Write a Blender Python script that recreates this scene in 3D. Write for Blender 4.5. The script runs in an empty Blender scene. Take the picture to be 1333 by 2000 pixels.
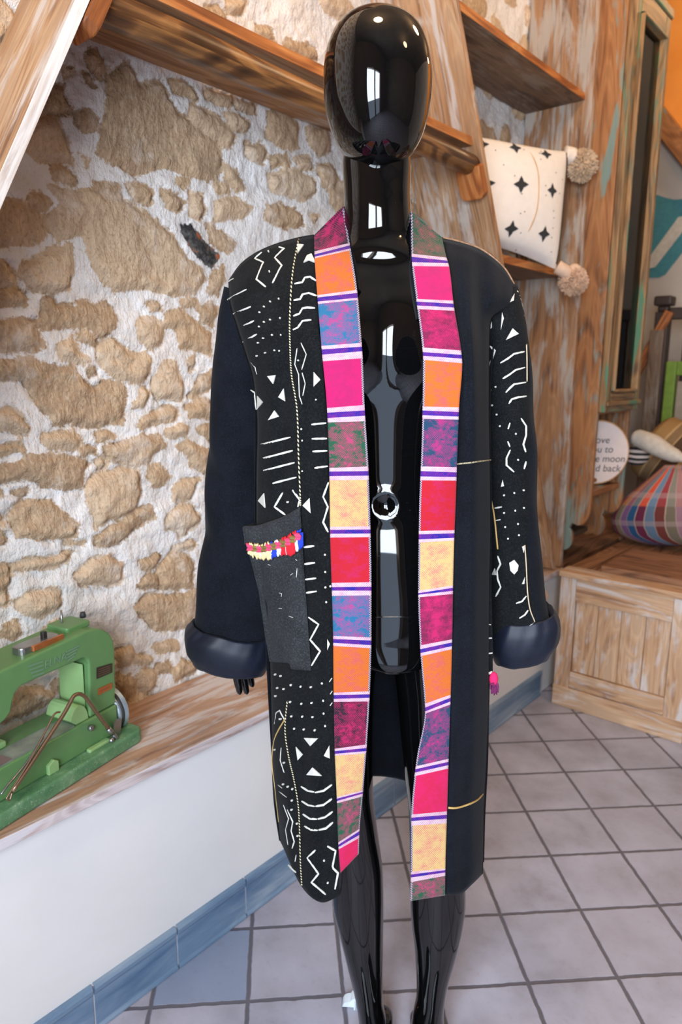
import bpy, math, random
import numpy as np
from mathutils import Vector, Matrix
random.seed(7); RNG = np.random.default_rng(11)
SC = bpy.context.scene; COL = SC.collection
# ------------------------------------------------------------------ camera model (metres, z up, wall runs along Y)
F = 1403.0; PITCH = math.radians(11.25); ROLL = math.radians(.43); YAW = math.radians(40.39); CAMH = 1.295
def _cam():
    cp, sp, cr, sr = math.cos(PITCH), math.sin(PITCH), math.cos(ROLL), math.sin(ROLL)
    fw = np.array([0, cp, -sp]); up = np.array([0, sp, cp]); rt = np.array([1., 0, 0])
    r, u = rt*cr+up*sr, up*cr-rt*sr
    c, s = math.cos(YAW), math.sin(YAW); R = np.array([[c, -s, 0], [s, c, 0], [0, 0, 1]])
    return R@r, R@u, R@fw
RT, UP, FW = _cam(); CP = np.array([0, 0, CAMH])
def ray(x, y): return FW+RT*(x-666.5)/F-UP*(y-1000)/F
def hit(x, y, p0, n):
    d = ray(x, y); n = np.asarray(n, float)
    return CP+d*(((np.asarray(p0, float)-CP)@n)/(d@n))
def onx(x, y, X): return hit(x, y, (X, 0, 0), (1, 0, 0))
def ony(x, y, Y): return hit(x, y, (0, Y, 0), (0, 1, 0))
def onz(x, y, Z): return hit(x, y, (0, 0, Z), (0, 0, 1))
def proj(p):
    d = np.asarray(p, float)-CP; w = d@FW
    return 666.5+F*(d@RT)/w, 1000-F*(d@UP)/w
# mannequin frame: EU to its left hand side (picture right), EW away from the camera
_d = ray(775, 1000); _d[2] = 0; EW = _d/np.linalg.norm(_d); EU = np.array([EW[1], -EW[0], 0]); EZ = np.array([0, 0, 1.])
MO = np.array([0, 0, 0.])+EW*1.18
def P(x, y, w=0.): return hit(x, y, MO+EW*w, EW)
def L(u, w, z): return MO+EU*u+EW*w+EZ*z
def loc(p): q = np.asarray(p)-MO; return np.array([q@EU, q@EW, q[2]])
# ------------------------------------------------------------------ node material helpers
class NT:
    def __init__(s, name):
        s.m = bpy.data.materials.new(name); s.m.use_nodes = True; s.t = s.m.node_tree; s.n = s.t.nodes; s.l = s.t.links
        s.b = s.n['Principled BSDF']
    def node(s, typ, **kw):
        n = s.n.new(typ)
        for k, v in kw.items(): setattr(n, k, v)
        return n
    def link(s, a, b): s.l.new(a, b)
    def put(s, sock, v):
        if hasattr(v, 'is_output'): s.l.new(v, sock)
        elif isinstance(v, (tuple, list)) and len(v) == 3 and sock.type == 'RGBA': sock.default_value = (*v, 1)
        else: sock.default_value = v
    def coord(s, kind='UV', scale=(1, 1, 1), rot=(0, 0, 0), loc=(0, 0, 0)):
        tc = s.node('ShaderNodeTexCoord'); mp = s.node('ShaderNodeMapping')
        s.link(tc.outputs[kind], mp.inputs[0]); mp.inputs[1].default_value = loc; mp.inputs[2].default_value = rot; mp.inputs[3].default_value = scale
        return mp.outputs[0]
    def noise(s, vec, scale=5, detail=4, rough=.5, dist=0):
        n = s.node('ShaderNodeTexNoise'); s.link(vec, n.inputs['Vector'])
        n.inputs['Scale'].default_value = scale; n.inputs['Detail'].default_value = detail; n.inputs['Roughness'].default_value = rough; n.inputs['Distortion'].default_value = dist
        return n.outputs['Fac']
    def ramp(s, fac, stops, mode='LINEAR'):
        r = s.node('ShaderNodeValToRGB'); s.link(fac, r.inputs[0]); cr = r.color_ramp; cr.interpolation = mode
        while len(cr.elements) < len(stops): cr.elements.new(.5)
        for e, (p, c) in zip(cr.elements, stops):
            e.position = p; e.color = (*c, 1) if not isinstance(c, (int, float)) else (c, c, c, 1)
        return r.outputs[0]
    def mix(s, fac, a, b, blend='MIX'):
        n = s.node('ShaderNodeMix', data_type='RGBA', blend_type=blend)
        s.put(n.inputs[0], fac); s.put(n.inputs[6], a); s.put(n.inputs[7], b)
        return n.outputs[2]
    def math(s, op, a, b=0., c=None):
        n = s.node('ShaderNodeMath', operation=op); s.put(n.inputs[0], a); s.put(n.inputs[1], b)
        if c is not None: s.put(n.inputs[2], c)
        return n.outputs[0]
    def step(s, v, a, b):
        n = s.node('ShaderNodeMapRange', interpolation_type='SMOOTHSTEP'); s.put(n.inputs[0], v)
        n.inputs[1].default_value = a; n.inputs[2].default_value = b
        return n.outputs[0]
    def attr(s, name, out='Fac'):
        n = s.node('ShaderNodeAttribute', attribute_name=name); return n.outputs[out]
    def bump(s, h, strength=.3, dist=.002):
        n = s.node('ShaderNodeBump'); n.inputs['Strength'].default_value = strength; n.inputs['Distance'].default_value = dist
        s.link(h, n.inputs['Height']); s.link(n.outputs[0], s.b.inputs['Normal'])
    def fin(s, color=None, rough=.6, metal=0., **kw):
        if color is not None: s.put(s.b.inputs['Base Color'], color)
        s.put(s.b.inputs['Roughness'], rough); s.put(s.b.inputs['Metallic'], metal)
        for k, v in kw.items(): s.put(s.b.inputs[k], v)
        return s.m
def srgb(*c): return tuple(((v/255)/12.92 if v/255 <= .04045 else ((v/255+.055)/1.055)**2.4) for v in c)
def plain(name, c, rough=.6, metal=0., var=.12, nscale=40, **kw):
    t = NT(name); n = t.noise(t.coord('Object'), nscale, 4)
    lo = tuple(x*(1-var) for x in c); hi = tuple(min(1, x*(1+var)) for x in c)
    return t.fin(t.ramp(n, [(.3, lo), (.7, hi)]), rough, metal, **kw)
def wood(name, dark, mid, light, paint=None, amount=.5, paint2=None, rough=.6, grain=1.0, seed=0.):
    """sawn softwood: contour-like growth figure, fine fibres, optional worn paint"""
    t = NT(name)
    fig = t.noise(t.coord('UV', (.8, 5.5*grain, 1), loc=(seed, seed*3.1, 0)), 1.5, 2, .45, .7)
    ring = t.math('SINE', t.math('MULTIPLY', fig, 62.)); ring = t.math('ADD', t.math('MULTIPLY', ring, .5), .5)
    big = t.noise(t.coord('UV', (1.2, 5, 1), loc=(seed*2, seed, 0)), 1.6, 4, .6, .4)
    fib = t.noise(t.coord('UV', (2.5, 60, 1), loc=(seed, 1, 0)), 1.6, 5, .65, .5); fine = t.noise(t.coord('UV', (7, 260, 1)), 1.1, 3)
    k = t.math('ADD', t.math('MULTIPLY', big, .46), t.math('ADD', t.math('MULTIPLY', fib, .36), t.math('MULTIPLY', ring, .17)))
    c = t.ramp(k, [(.33, dark), (.48, mid), (.63, light)])
    c = t.mix(t.math('MULTIPLY', t.step(ring, .75, 1.), .30), c, dark); c = t.mix(t.math('MULTIPLY', t.step(fine, .5, .75), .28), c, dark)
    if paint:
        pn = t.noise(t.coord('UV', (2.4, 9, 1), loc=(seed*5, seed, 0)), 1.5, 6, .62, .7)
        p = t.math('ADD', t.math('MULTIPLY', pn, .72), t.math('ADD', t.math('MULTIPLY', fib, .2), t.math('MULTIPLY', t.math('SUBTRACT', 1., ring), .08)))
        m = t.math('MULTIPLY', t.step(p, .60-.22*amount, .74-.22*amount), .80)
        c = t.mix(m, c, paint)
        if paint2:
            pn2 = t.noise(t.coord('UV', (1.7, 9, 1), loc=(seed+7, 3, 0)), 1.5, 4, .55, .4)
            c = t.mix(t.math('MULTIPLY', t.step(pn2, .57, .63), .85), c, paint2)
    t.bump(t.math('ADD', t.math('MULTIPLY', fib, .7), t.math('ADD', t.math('MULTIPLY', ring, .3), t.math('MULTIPLY', fine, .3))), .4, .0014)
    return t.fin(c, rough)
# ------------------------------------------------------------------ mesh builder
class MB:
    def __init__(s): s.v = []; s.f = []; s.m = []; s.uv = []
    def add(s, verts, faces, mat=0, uvs=None):
        o = len(s.v); s.v += [tuple(map(float, p)) for p in verts]
        for i, f in enumerate(faces):
            s.f.append([o+k for k in f]); s.m.append(mat if isinstance(mat, int) else mat[i])
            s.uv.append(uvs[i] if uvs is not None else [(0, 0)]*len(f))
        return s
    def grid(s, pts, mat=0, cu=False, cv=False, flip=False, us=1., vs=1., u0=0., v0=0.):
        pts = np.asarray(pts, float); n, m = pts.shape[:2]; faces = []; uvs = []; mats = []
        for i in range(n if cu else n-1):
            for j in range(m if cv else m-1):
                i2, j2 = (i+1) % n, (j+1) % m
                q = [i*m+j, i*m+j2, i2*m+j2, i2*m+j]
                t = [(v0+j/(m-1+cv)*vs, u0+i/(n-1+cu)*us), (v0+(j+1)/(m-1+cv)*vs, u0+i/(n-1+cu)*us), (v0+(j+1)/(m-1+cv)*vs, u0+(i+1)/(n-1+cu)*us), (v0+j/(m-1+cv)*vs, u0+(i+1)/(n-1+cu)*us)]
                if flip: q = q[::-1]; t = t[::-1]
                faces.append(q); uvs.append(t); mats.append(mat if isinstance(mat, int) else mat(i, j))
        return s.add(pts.reshape(-1, 3), faces, mats, uvs)
    def loft(s, rings, mat=0, cap=True, us=1., vs=1.):
        rings = np.asarray(rings, float); o = len(s.v); n, m = rings.shape[:2]
        s.grid(rings, mat, cv=True, us=us, vs=vs)
        if cap:
            for i, rev in ((0, False), (n-1, True)):
                c = rings[i].mean(0); k = len(s.v); s.v.append(tuple(c))
                for j in range(m):
                    a, b = o+i*m+j, o+i*m+(j+1) % m
                    s.f.append([k, b, a] if not rev else [k, a, b]); s.m.append(mat if isinstance(mat, int) else 0); s.uv.append([(0, 0)]*3)
        return s
    def fbox(s, o, ax, ay, az, lx, ly, lz, mat=0, off=None):
        """box with corner o, unit axes and lengths; uv runs along the longest side"""
        o, ax, ay, az = (np.asarray(q, float) for q in (o, ax, ay, az)); ln = [lx, ly, lz]; A = [ax, ay, az]
        if np.dot(np.cross(ax, ay), az) < 0: ax = ax; A = [ax, az, ay]; ln = [lx, lz, ly]
        ax, ay, az = A; lx, ly, lz = ln
        c = [o+ax*lx*i+ay*ly*j+az*lz*k for k in (0, 1) for j in (0, 1) for i in (0, 1)]
        lc = [np.array((lx*i, ly*j, lz*k)) for k in (0, 1) for j in (0, 1) for i in (0, 1)]
        fs = [(0, 2, 3, 1), (4, 5, 7, 6), (0, 1, 5, 4), (2, 6, 7, 3), (0, 4, 6, 2), (1, 3, 7, 5)]
        nax = [2, 2, 1, 1, 0, 0]; big = int(np.argmax(ln)); ofs = RNG.random(2)*9 if off is None else off; uvs = []
        for fi, f in enumerate(fs):
            a = [i for i in range(3) if i != nax[fi]]
            if big in a: u = big; w = [i for i in a if i != big][0]
            else: u, w = a
            uvs.append([(lc[k][u]+ofs[0], lc[k][w]+ofs[1]+.37*nax[fi]) for k in f])
        return s.add(c, fs, mat, uvs)
    def box(s, x0, x1, y0, y1, z0, z1, mat=0): return s.fbox((x0, y0, z0), (1, 0, 0), (0, 1, 0), (0, 0, 1), x1-x0, y1-y0, z1-z0, mat)
    def prism(s, poly, fr, d0, d1, mat=0, uvdir=0):
        """poly: 2D points in frame fr=(origin, axis a, axis b, normal), extruded from d0 to d1"""
        o, a, b, n = (np.asarray(q, float) for q in fr); k = len(poly); ofs = RNG.random(2)*9
        V = [o+a*p[0]+b*p[1]+n*d for d in (d0, d1) for p in poly]
        def uvp(i, d=0): p = poly[i % k]; return ((p[0], p[1]+d) if uvdir == 0 else (p[1], p[0]+d))
        fs = [list(range(k))[::-1], [k+i for i in range(k)]]; uvs = [[tuple(np.add(uvp(i), ofs)) for i in range(k)][::-1], [tuple(np.add(uvp(i), ofs)) for i in range(k)]]
        for i in range(k):
            j = (i+1) % k; fs.append([i, j, k+j, k+i])
            uvs.append([tuple(np.add(q, ofs)) for q in (uvp(i), uvp(j), uvp(j, d1-d0), uvp(i, d1-d0))])
        area = sum(poly[i][0]*poly[(i+1) % k][1]-poly[(i+1) % k][0]*poly[i][1] for i in range(k))
        if (area > 0) != (np.dot(np.cross(a, b), n) > 0) : fs = [f[::-1] for f in fs]; uvs = [u[::-1] for u in uvs]
        if d1 < d0: fs = [f[::-1] for f in fs]; uvs = [u[::-1] for u in uvs]
        return s.add(V, fs, mat, uvs)
    def tube(s, pts, r, mat=0, seg=10, cap=True, vlen=None):
        pts = np.asarray(pts, float); n = len(pts); rr = np.full(n, r) if np.isscalar(r) else np.asarray(r, float); rings = []
        tg = np.gradient(pts, axis=0); tg /= np.linalg.norm(tg, axis=1)[:, None]+1e-12
        nrm = np.cross(tg[0], (0.31, .2, .93)); nrm /= np.linalg.norm(nrm)
        for i in range(n):
            nrm = nrm-tg[i]*(nrm@tg[i]); nrm /= np.linalg.norm(nrm)+1e-12; bn = np.cross(tg[i], nrm)
            rings.append([pts[i]+(nrm*math.cos(a)+bn*math.sin(a))*rr[i] for a in np.linspace(0, 2*math.pi, seg, endpoint=False)])
        ln = np.linalg.norm(np.diff(pts, axis=0), axis=1).sum()
        return s.loft(rings, mat, cap, us=ln if vlen is None else vlen, vs=1)
    def ball(s, c, rx, ry=None, rz=None, mat=0, n=12, m=18, ax=None):
        ry = ry or rx; rz = rz or rx; A = np.eye(3) if ax is None else np.asarray(ax, float)
        rings = [[np.asarray(c)+A[0]*rx*math.sin(t)*math.cos(a)+A[1]*ry*math.sin(t)*math.sin(a)-A[2]*rz*math.cos(t) for a in np.linspace(0, 2*math.pi, m, endpoint=False)] for t in np.linspace(.02, math.pi-.02, n)]
        return s.loft(rings, mat)
    def lathe(s, prof, c, axis, mat=0, seg=40):
        axis = np.asarray(axis, float)/np.linalg.norm(axis); e = np.cross(axis, (.3, .5, .81)); e /= np.linalg.norm(e); g = np.cross(axis, e)
        rings = [[np.asarray(c)+axis*h+(e*math.cos(a)+g*math.sin(a))*r for a in np.linspace(0, 2*math.pi, seg, endpoint=False)] for r, h in prof]
        return s.loft(rings, mat)
LOCS = {}
def fix_normals(me):
    import bmesh
    bm = bmesh.new(); bm.from_mesh(me); bmesh.ops.recalc_face_normals(bm, faces=bm.faces); bm.to_mesh(me); bm.free()
def obj(name, mb, mats, parent=None, base=None, smooth=False, bevel=0, solid=0, fix=False, subdiv=0, seg=2):
    if not isinstance(mats, (list, tuple)): mats = [mats]
    V = np.array(mb.v)
    if parent is not None: org = LOCS[parent.name] if base is None else np.asarray(base, float)
    else: org = np.array([*(V.min(0)[:2]+V.max(0)[:2])/2, V.min(0)[2]]) if base is None else np.asarray(base, float)
    me = bpy.data.meshes.new(name); me.from_pydata((V-org).tolist(), [], mb.f)
    for m in mats: me.materials.append(m)
    me.polygons.foreach_set('material_index', mb.m)
    uvl = me.uv_layers.new(name='UVMap'); flat = [c for u in mb.uv for q in u for c in q]; uvl.data.foreach_set('uv', flat)
    if smooth: me.polygons.foreach_set('use_smooth', [True]*len(mb.f))
    me.update()
    if fix: fix_normals(me)
    o = bpy.data.objects.new(name, me); COL.objects.link(o)
    if parent is not None: o.parent = parent; o.location = org-LOCS[parent.name]
    else: o.location = org
    LOCS[o.name] = org
    if bevel:
        b = o.modifiers.new('bevel', 'BEVEL'); b.width = bevel; b.segments = seg; b.limit_method = 'ANGLE'; b.angle_limit = .6
    if solid:
        b = o.modifiers.new('solid', 'SOLIDIFY'); b.thickness = solid; b.offset = -1
    if subdiv:
        b = o.modifiers.new('sub', 'SUBSURF'); b.levels = subdiv; b.render_levels = subdiv
    return o
def tag(o, label, cat, group=None):
    o['label'] = label; o['category'] = cat
    if group: o['group'] = group
    return o
def thing(name, at, label, cat, group=None):
    o = bpy.data.objects.new(name, None); o.empty_display_size = .05; COL.objects.link(o); o.location = at; LOCS[o.name] = np.asarray(at, float)
    return tag(o, label, cat, group)
def struct(o): o['kind'] = 'structure'; return o
def smoothpath(pts, n=8):
    pts = np.asarray(pts, float)
    if len(pts) < 3: return np.array([pts[0]+(pts[-1]-pts[0])*t for t in np.linspace(0, 1, n)])
    q = np.vstack([2*pts[0]-pts[1], pts, 2*pts[-1]-pts[-2]]); out = []
    for i in range(1, len(q)-2):
        for t in np.linspace(0, 1, n, endpoint=False):
            a, b, c, d = q[i-1], q[i], q[i+1], q[i+2]
            out.append(.5*(2*b+(c-a)*t+(2*a-5*b+4*c-d)*t*t+(3*b-a-3*c+d)*t**3))
    out.append(pts[-1]); return np.array(out)
def catmull(keys, vals, x):
    """smooth monotone-safe interpolation of rows of numbers"""
    keys = np.asarray(keys, float); vals = np.asarray(vals, float); h = np.diff(keys); d = np.diff(vals, axis=0)/h.reshape(-1, *([1]*(vals.ndim-1)))
    m = np.zeros_like(vals); m[0] = d[0]; m[-1] = d[-1]
    a, b = d[:-1], d[1:]; m[1:-1] = np.where(a*b > 0, 2*a*b/(a+b+1e-12*np.sign(a+b+1e-30)), 0)
    x = np.atleast_1d(np.asarray(x, float)); i = np.clip(np.searchsorted(keys, x, side='right')-1, 0, len(h)-1)
    t = ((x-keys[i])/h[i]); sh = (-1, *([1]*(vals.ndim-1))); t = t.reshape(sh); hh = h[i].reshape(sh)
    return (2*t**3-3*t**2+1)*vals[i]+(t**3-2*t**2+t)*hh*m[i]+(-2*t**3+3*t**2)*vals[i+1]+(t**3-t**2)*hh*m[i+1]
def vnoise(x, y, seed=0):
    """value noise on arrays"""
    xi = np.floor(x).astype(int); yi = np.floor(y).astype(int); fx = x-xi; fy = y-yi; fx = fx*fx*(3-2*fx); fy = fy*fy*(3-2*fy)
    def h(a, b): n = (a*374761393+b*668265263+seed*1442695) & 0x7fffffff; n = ((n ^ (n >> 13))*1274126177) & 0x7fffffff; return ((n ^ (n >> 16)) & 0xffff)/65535.
    return (h(xi, yi)*(1-fx)+h(xi+1, yi)*fx)*(1-fy)+(h(xi, yi+1)*(1-fx)+h(xi+1, yi+1)*fx)*fy
def fbm(x, y, seed=0, o=4): return sum(vnoise(x*2**k, y*2**k, seed+k)*.5**k for k in range(o))/sum(.5**k for k in range(o))
# ================================================================== ROOM
M = {}
M['wood_shelf'] = wood('pale_weathered_pine', srgb(110, 74, 46), srgb(168, 120, 80), srgb(196, 152, 110), srgb(205, 190, 176), .3, seed=1)
M['wood_frame'] = wood('limed_pine', srgb(118, 80, 52), srgb(178, 134, 94), srgb(204, 168, 130), srgb(212, 202, 192), .5, seed=2.3)
M['wood_warm'] = wood('warm_oiled_pine', srgb(110, 56, 22), srgb(180, 105, 48), srgb(214, 146, 84), None, seed=3.1)
M['wood_dark'] = wood('aged_dark_pine', srgb(70, 52, 40), srgb(116, 90, 68), srgb(146, 120, 96), srgb(150, 136, 122), .42, seed=4.7)
M['wood_panel'] = wood('scraped_plank', srgb(92, 62, 42), srgb(148, 104, 68), srgb(176, 134, 96), srgb(176, 168, 158), .66, seed=5.9)
M['wood_cab'] = wood('scraped_cabinet_wood', srgb(88, 54, 30), srgb(150, 96, 54), srgb(176, 122, 74), srgb(140, 150, 138), .3, srgb(112, 140, 132), seed=6.4)
M['wood_door'] = wood('green_flaked_wood', srgb(74, 52, 32), srgb(140, 104, 66), srgb(180, 138, 90), srgb(108, 122, 102), .4, srgb(64, 128, 98), seed=7.7)
M['wood_chest'] = wood('limed_chest_pine', srgb(138, 98, 68), srgb(192, 150, 112), srgb(212, 178, 144), srgb(212, 206, 202), .5, seed=8.8)
M['wood_bench'] = wood('limed_bench_pine', srgb(130, 96, 74), srgb(176, 138, 112), srgb(196, 164, 140), srgb(208, 203, 202), .62, seed=9.3)
M['wood_lid'] = wood('brown_slats', srgb(80, 50, 32), srgb(136, 92, 62), srgb(166, 120, 86), None, seed=2.9)
M['white_edge'] = wood('flaked_white_edge', srgb(150, 120, 96), srgb(206, 196, 188), srgb(226, 222, 218), srgb(228, 226, 224), .75, seed=4.2)
M['white_edge_lilac'] = wood('flaked_pale_bench_edge', srgb(150, 120, 110), srgb(206, 190, 188), srgb(222, 212, 212), srgb(216, 212, 216), .6, seed=1.2)
def m_floor():
    t = NT('terracotta_floor_tiles'); tc = t.node('ShaderNodeTexCoord')
    ox, oy, ang, ts = -.5426, 1.273, math.radians(45.2), .2001
    mp = t.node('ShaderNodeMapping', vector_type='TEXTURE'); t.link(tc.outputs['Object'], mp.inputs[0]); mp.inputs[1].default_value = (ox, oy, 0); mp.inputs[2].default_value = (0, 0, ang); mp.inputs[3].default_value = (ts, ts, 1)
    nz = t.noise(tc.outputs['Object'], 30, 3); wob = t.math('MULTIPLY', t.math('SUBTRACT', nz, .5), .03)
    sx = t.node('ShaderNodeSeparateXYZ'); t.link(mp.outputs[0], sx.inputs[0])
    def edge(s): 
        f = t.math('FRACT', t.math('ADD', t.math('ADD', s, 100.), wob)); return t.math('MINIMUM', f, t.math('SUBTRACT', 1., f))
    e = t.math('MINIMUM', edge(sx.outputs[0]), edge(sx.outputs[1])); tile = t.step(e, .014, .03)
    fl = t.node('ShaderNodeVectorMath', operation='FLOOR'); t.link(mp.outputs[0], fl.inputs[0])
    wn = t.node('ShaderNodeTexWhiteNoise', noise_dimensions='2D'); t.link(fl.outputs[0], wn.inputs['Vector'])
    n1 = t.noise(tc.outputs['Object'], 7, 5, .6); n2 = t.noise(tc.outputs['Object'], 60, 3)
    c = t.ramp(n1, [(.3, srgb(148, 145, 154)), (.5, srgb(171, 170, 184)), (.72, srgb(188, 188, 204))])
    c = t.mix(t.math('MULTIPLY', wn.outputs['Value'], .45), c, srgb(165, 161, 171))
    # one tile by the skirting carries a bluish tint
    px, py = onz(415, 1905, 0)[:2]; dx, dy = px-ox, py-oy; ti, tj = math.floor((dx*math.cos(ang)+dy*math.sin(ang))/ts), math.floor((-dx*math.sin(ang)+dy*math.cos(ang))/ts)
    fs = t.node('ShaderNodeSeparateXYZ'); t.link(fl.outputs[0], fs.inputs[0])
    isb = t.math('MULTIPLY', t.math('COMPARE', fs.outputs[0], float(ti), .1), t.math('COMPARE', fs.outputs[1], float(tj), .1))
    c = t.mix(t.math('MULTIPLY', isb, .75), c, srgb(126, 142, 168))
    c = t.mix(t.math('MULTIPLY', t.step(n2, .55, .75), .15), c, srgb(130, 112, 104))
    c = t.mix(tile, srgb(98, 96, 104), c)
    t.bump(t.math('ADD', t.math('MULTIPLY', tile, 1.), t.math('MULTIPLY', n1, .15)), .5, .003)
    return t.fin(c, t.math('ADD', t.math('MULTIPLY', n1, .25), .36))
M['floor'] = m_floor()
def m_stone():
    t = NT('rubble_stone_and_lime_mortar'); o = t.coord('Object')
    sd = t.attr('sd'); hue = t.attr('hue'); kind = t.attr('kind')
    nf = t.noise(o, 38, 5, .65); nb = t.noise(o, 9, 4); nvf = t.noise(o, 140, 4, .6)
    vv = t.coord('Object', (1, 46, 16)); st = t.noise(vv, 2.2, 5, .62, .8)
    e = t.math('ADD', sd, t.math('MULTIPLY', t.math('ADD', t.math('MULTIPLY', t.math('SUBTRACT', nf, .5), .75), t.math('MULTIPLY', t.math('SUBTRACT', nvf, .5), .4)), .034)); e = t.math('ADD', e, .0055)
    mask = t.step(e, -.002, .003)
    a = t.ramp(hue, [(0, srgb(164, 136, 108)), (.3, srgb(190, 160, 128)), (.55, srgb(200, 172, 142)), (.8, srgb(210, 184, 156)), (1, srgb(226, 212, 192))])
    s = t.mix(t.step(st, .42, .68), a, t.mix(.5, a, srgb(232, 206, 172)))
    s = t.mix(t.math('MULTIPLY', t.step(nvf, .5, .68), .5), s, t.mix(.55, a, srgb(84, 60, 40)))
    s = t.mix(t.math('MULTIPLY', t.step(t.math('ADD', t.math('MULTIPLY', nb, .6), t.math('MULTIPLY', nf, .4)), .52, .66), .55), s, srgb(232, 218, 204))
    s = t.mix(t.step(kind, .4, .6), s, t.ramp(nf, [(.45, srgb(44, 42, 42)), (.58, srgb(96, 92, 88)), (.66, srgb(186, 104, 60))]))
    m = t.ramp(nb, [(.25, srgb(222, 214, 207)), (.5, srgb(234, 229, 225)), (.75, srgb(243, 241, 240))])
    m = t.mix(t.math('MULTIPLY', t.step(nvf, .56, .72), .35), m, srgb(172, 150, 132))
    m = t.mix(t.math('MULTIPLY', t.math('SUBTRACT', 1., t.step(sd, -.03, -.003)), .0), m, m)
    h = t.math('ADD', t.math('MULTIPLY', st, .5), t.math('ADD', t.math('MULTIPLY', nf, .7), t.math('MULTIPLY', nvf, .3)))
    t.bump(h, .95, .011)
    return t.fin(t.mix(mask, m, s), .92)
M['stone'] = m_stone()
def m_plaster(name, c0, c1):
    t = NT(name); o = t.coord('Object'); n = t.noise(o, 2.2, 5, .55, .4); f = t.noise(o, 120, 3)
    t.bump(t.math('ADD', n, t.math('MULTIPLY', f, .12)), .22, .006)
    return t.fin(t.ramp(n, [(.3, c0), (.7, c1)]), .75)
M['plaster'] = m_plaster('white_limewash', srgb(220, 216, 213), srgb(231, 228, 226))
M['wall_cream'] = m_plaster('cream_plaster', srgb(176, 166, 154), srgb(196, 186, 174))
M['wall_orange'] = m_plaster('orange_limewash', srgb(222, 136, 48), srgb(238, 156, 70))
M['wall_mid'] = m_plaster('grey_brown_plaster', srgb(120, 108, 96), srgb(140, 128, 116))
def m_glaze():
    t = NT('blue_glazed_skirting'); o = t.coord('Object', (1, .35, 2.4)); n = t.noise(o, 9, 5, .6, .4)
    c = t.ramp(n, [(.3, srgb(78, 106, 138)), (.5, srgb(112, 136, 160)), (.72, srgb(156, 170, 184))])
    t.bump(n, .3, .003); return t.fin(c, .42)
M['glaze'] = m_glaze(); M['grout'] = plain('pale_grout', srgb(190, 190, 196), .9)
# floor
mb = MB(); mb.grid([[(-1.6, -1.1, 0), (2.8, -1.1, 0)], [(-1.6, 4.6, 0), (2.8, 4.6, 0)]], flip=True); mb.box(-3.1, -1.601, 3.1, 4.6, -.08, -.004); mb.box(-1.6, 2.8, -1.1, 4.6, -.08, -.004)
struct(obj('floor', mb, M['floor'], base=(0, 0, 0), fix=False))
# --- rubble wall: every stone outline is measured, then raised out of the mortar bed
A_ = lambda p: (p[0]/2, p[1]/2); B_ = lambda p: (p[0]/2.857, 450+p[1]/2.857); S_ = lambda p: (p[0]/2.4236, 1150+p[1]/2.4236); N_ = lambda p: p
WX = -1.402
ST = [(N_, .55, 'b', "100,365 165,370 240,390 295,415 340,460 365,500 395,520 405,545 385,572 340,575 300,560 230,567 195,545 185,520 170,500 165,440 130,400"),
(N_, .2, 'k', "355,443 375,440 400,470 427,500 418,520 400,510 375,475")]
def addst(fn, s):
    for q in s.strip().split(';'):
        q = q.strip()
        if q: ST.append((fn, None, '', q))
addst(A_, """420,300 500,240 560,330 640,310 690,430 740,470 860,560 875,640 840,700 760,690 640,650 540,680 430,640 380,590 410,480;250,260 290,258 290,280 265,290;300,440 350,430 385,470 375,510 330,520 300,480;190,330 250,320 285,430 240,445 170,430;
130,450 220,445 285,590 280,630 180,625 100,580;210,650 250,640 310,690 290,710 210,700;110,770 160,745 195,780 180,820 130,820;0,790 60,780 170,840 190,900 120,960 0,960;190,840 240,800 300,800 340,850 330,910 230,940 195,900;
505,720 560,715 605,750 600,790 540,780;640,740 700,760 730,790 700,820 650,810;745,750 800,750 810,830 790,860 745,840;840,715 900,710 905,745 850,750;880,640 930,660 960,730 930,740 880,690;840,790 920,760 990,810 960,850 900,850 850,870;
750,400 830,440 930,530 900,580 800,520 740,460;870,440 940,450 990,480 970,520 910,500;670,310 720,300 780,370 770,395 690,350;810,340 870,350 920,380 900,420 820,390;920,380 1000,400 1010,430 930,425;1050,430 1130,440 1170,480 1170,570 1140,590 1050,540;
960,560 1030,560 1050,600 1030,640 970,610;1060,610 1120,600 1130,650 1070,650;1150,620 1210,610 1230,660 1170,660;1050,680 1150,660 1240,700 1240,750 1190,780 1070,740;1040,800 1110,795 1190,830 1195,880 1110,890 1035,860;1220,830 1260,840 1240,870;
690,695 740,705 730,720 695,715;360,700 470,720 470,760 380,740;320,600 350,620 340,640;1240,640 1300,640 1333,700 1300,760 1260,720;820,880 880,900 920,950 900,990 840,950;1200,500 1280,500 1310,580 1260,610 1215,570;
800,20 860,10 900,80 870,110 800,60;890,0 970,0 960,60 900,40;1010,90 1060,110 1080,170 1010,140;1130,150 1230,180 1250,240 1180,230 1110,190;1270,0 1333,0 1333,60 1290,50;330,200 380,190 420,260 400,310 350,260;320,280 350,290 370,330 340,320""")
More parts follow.
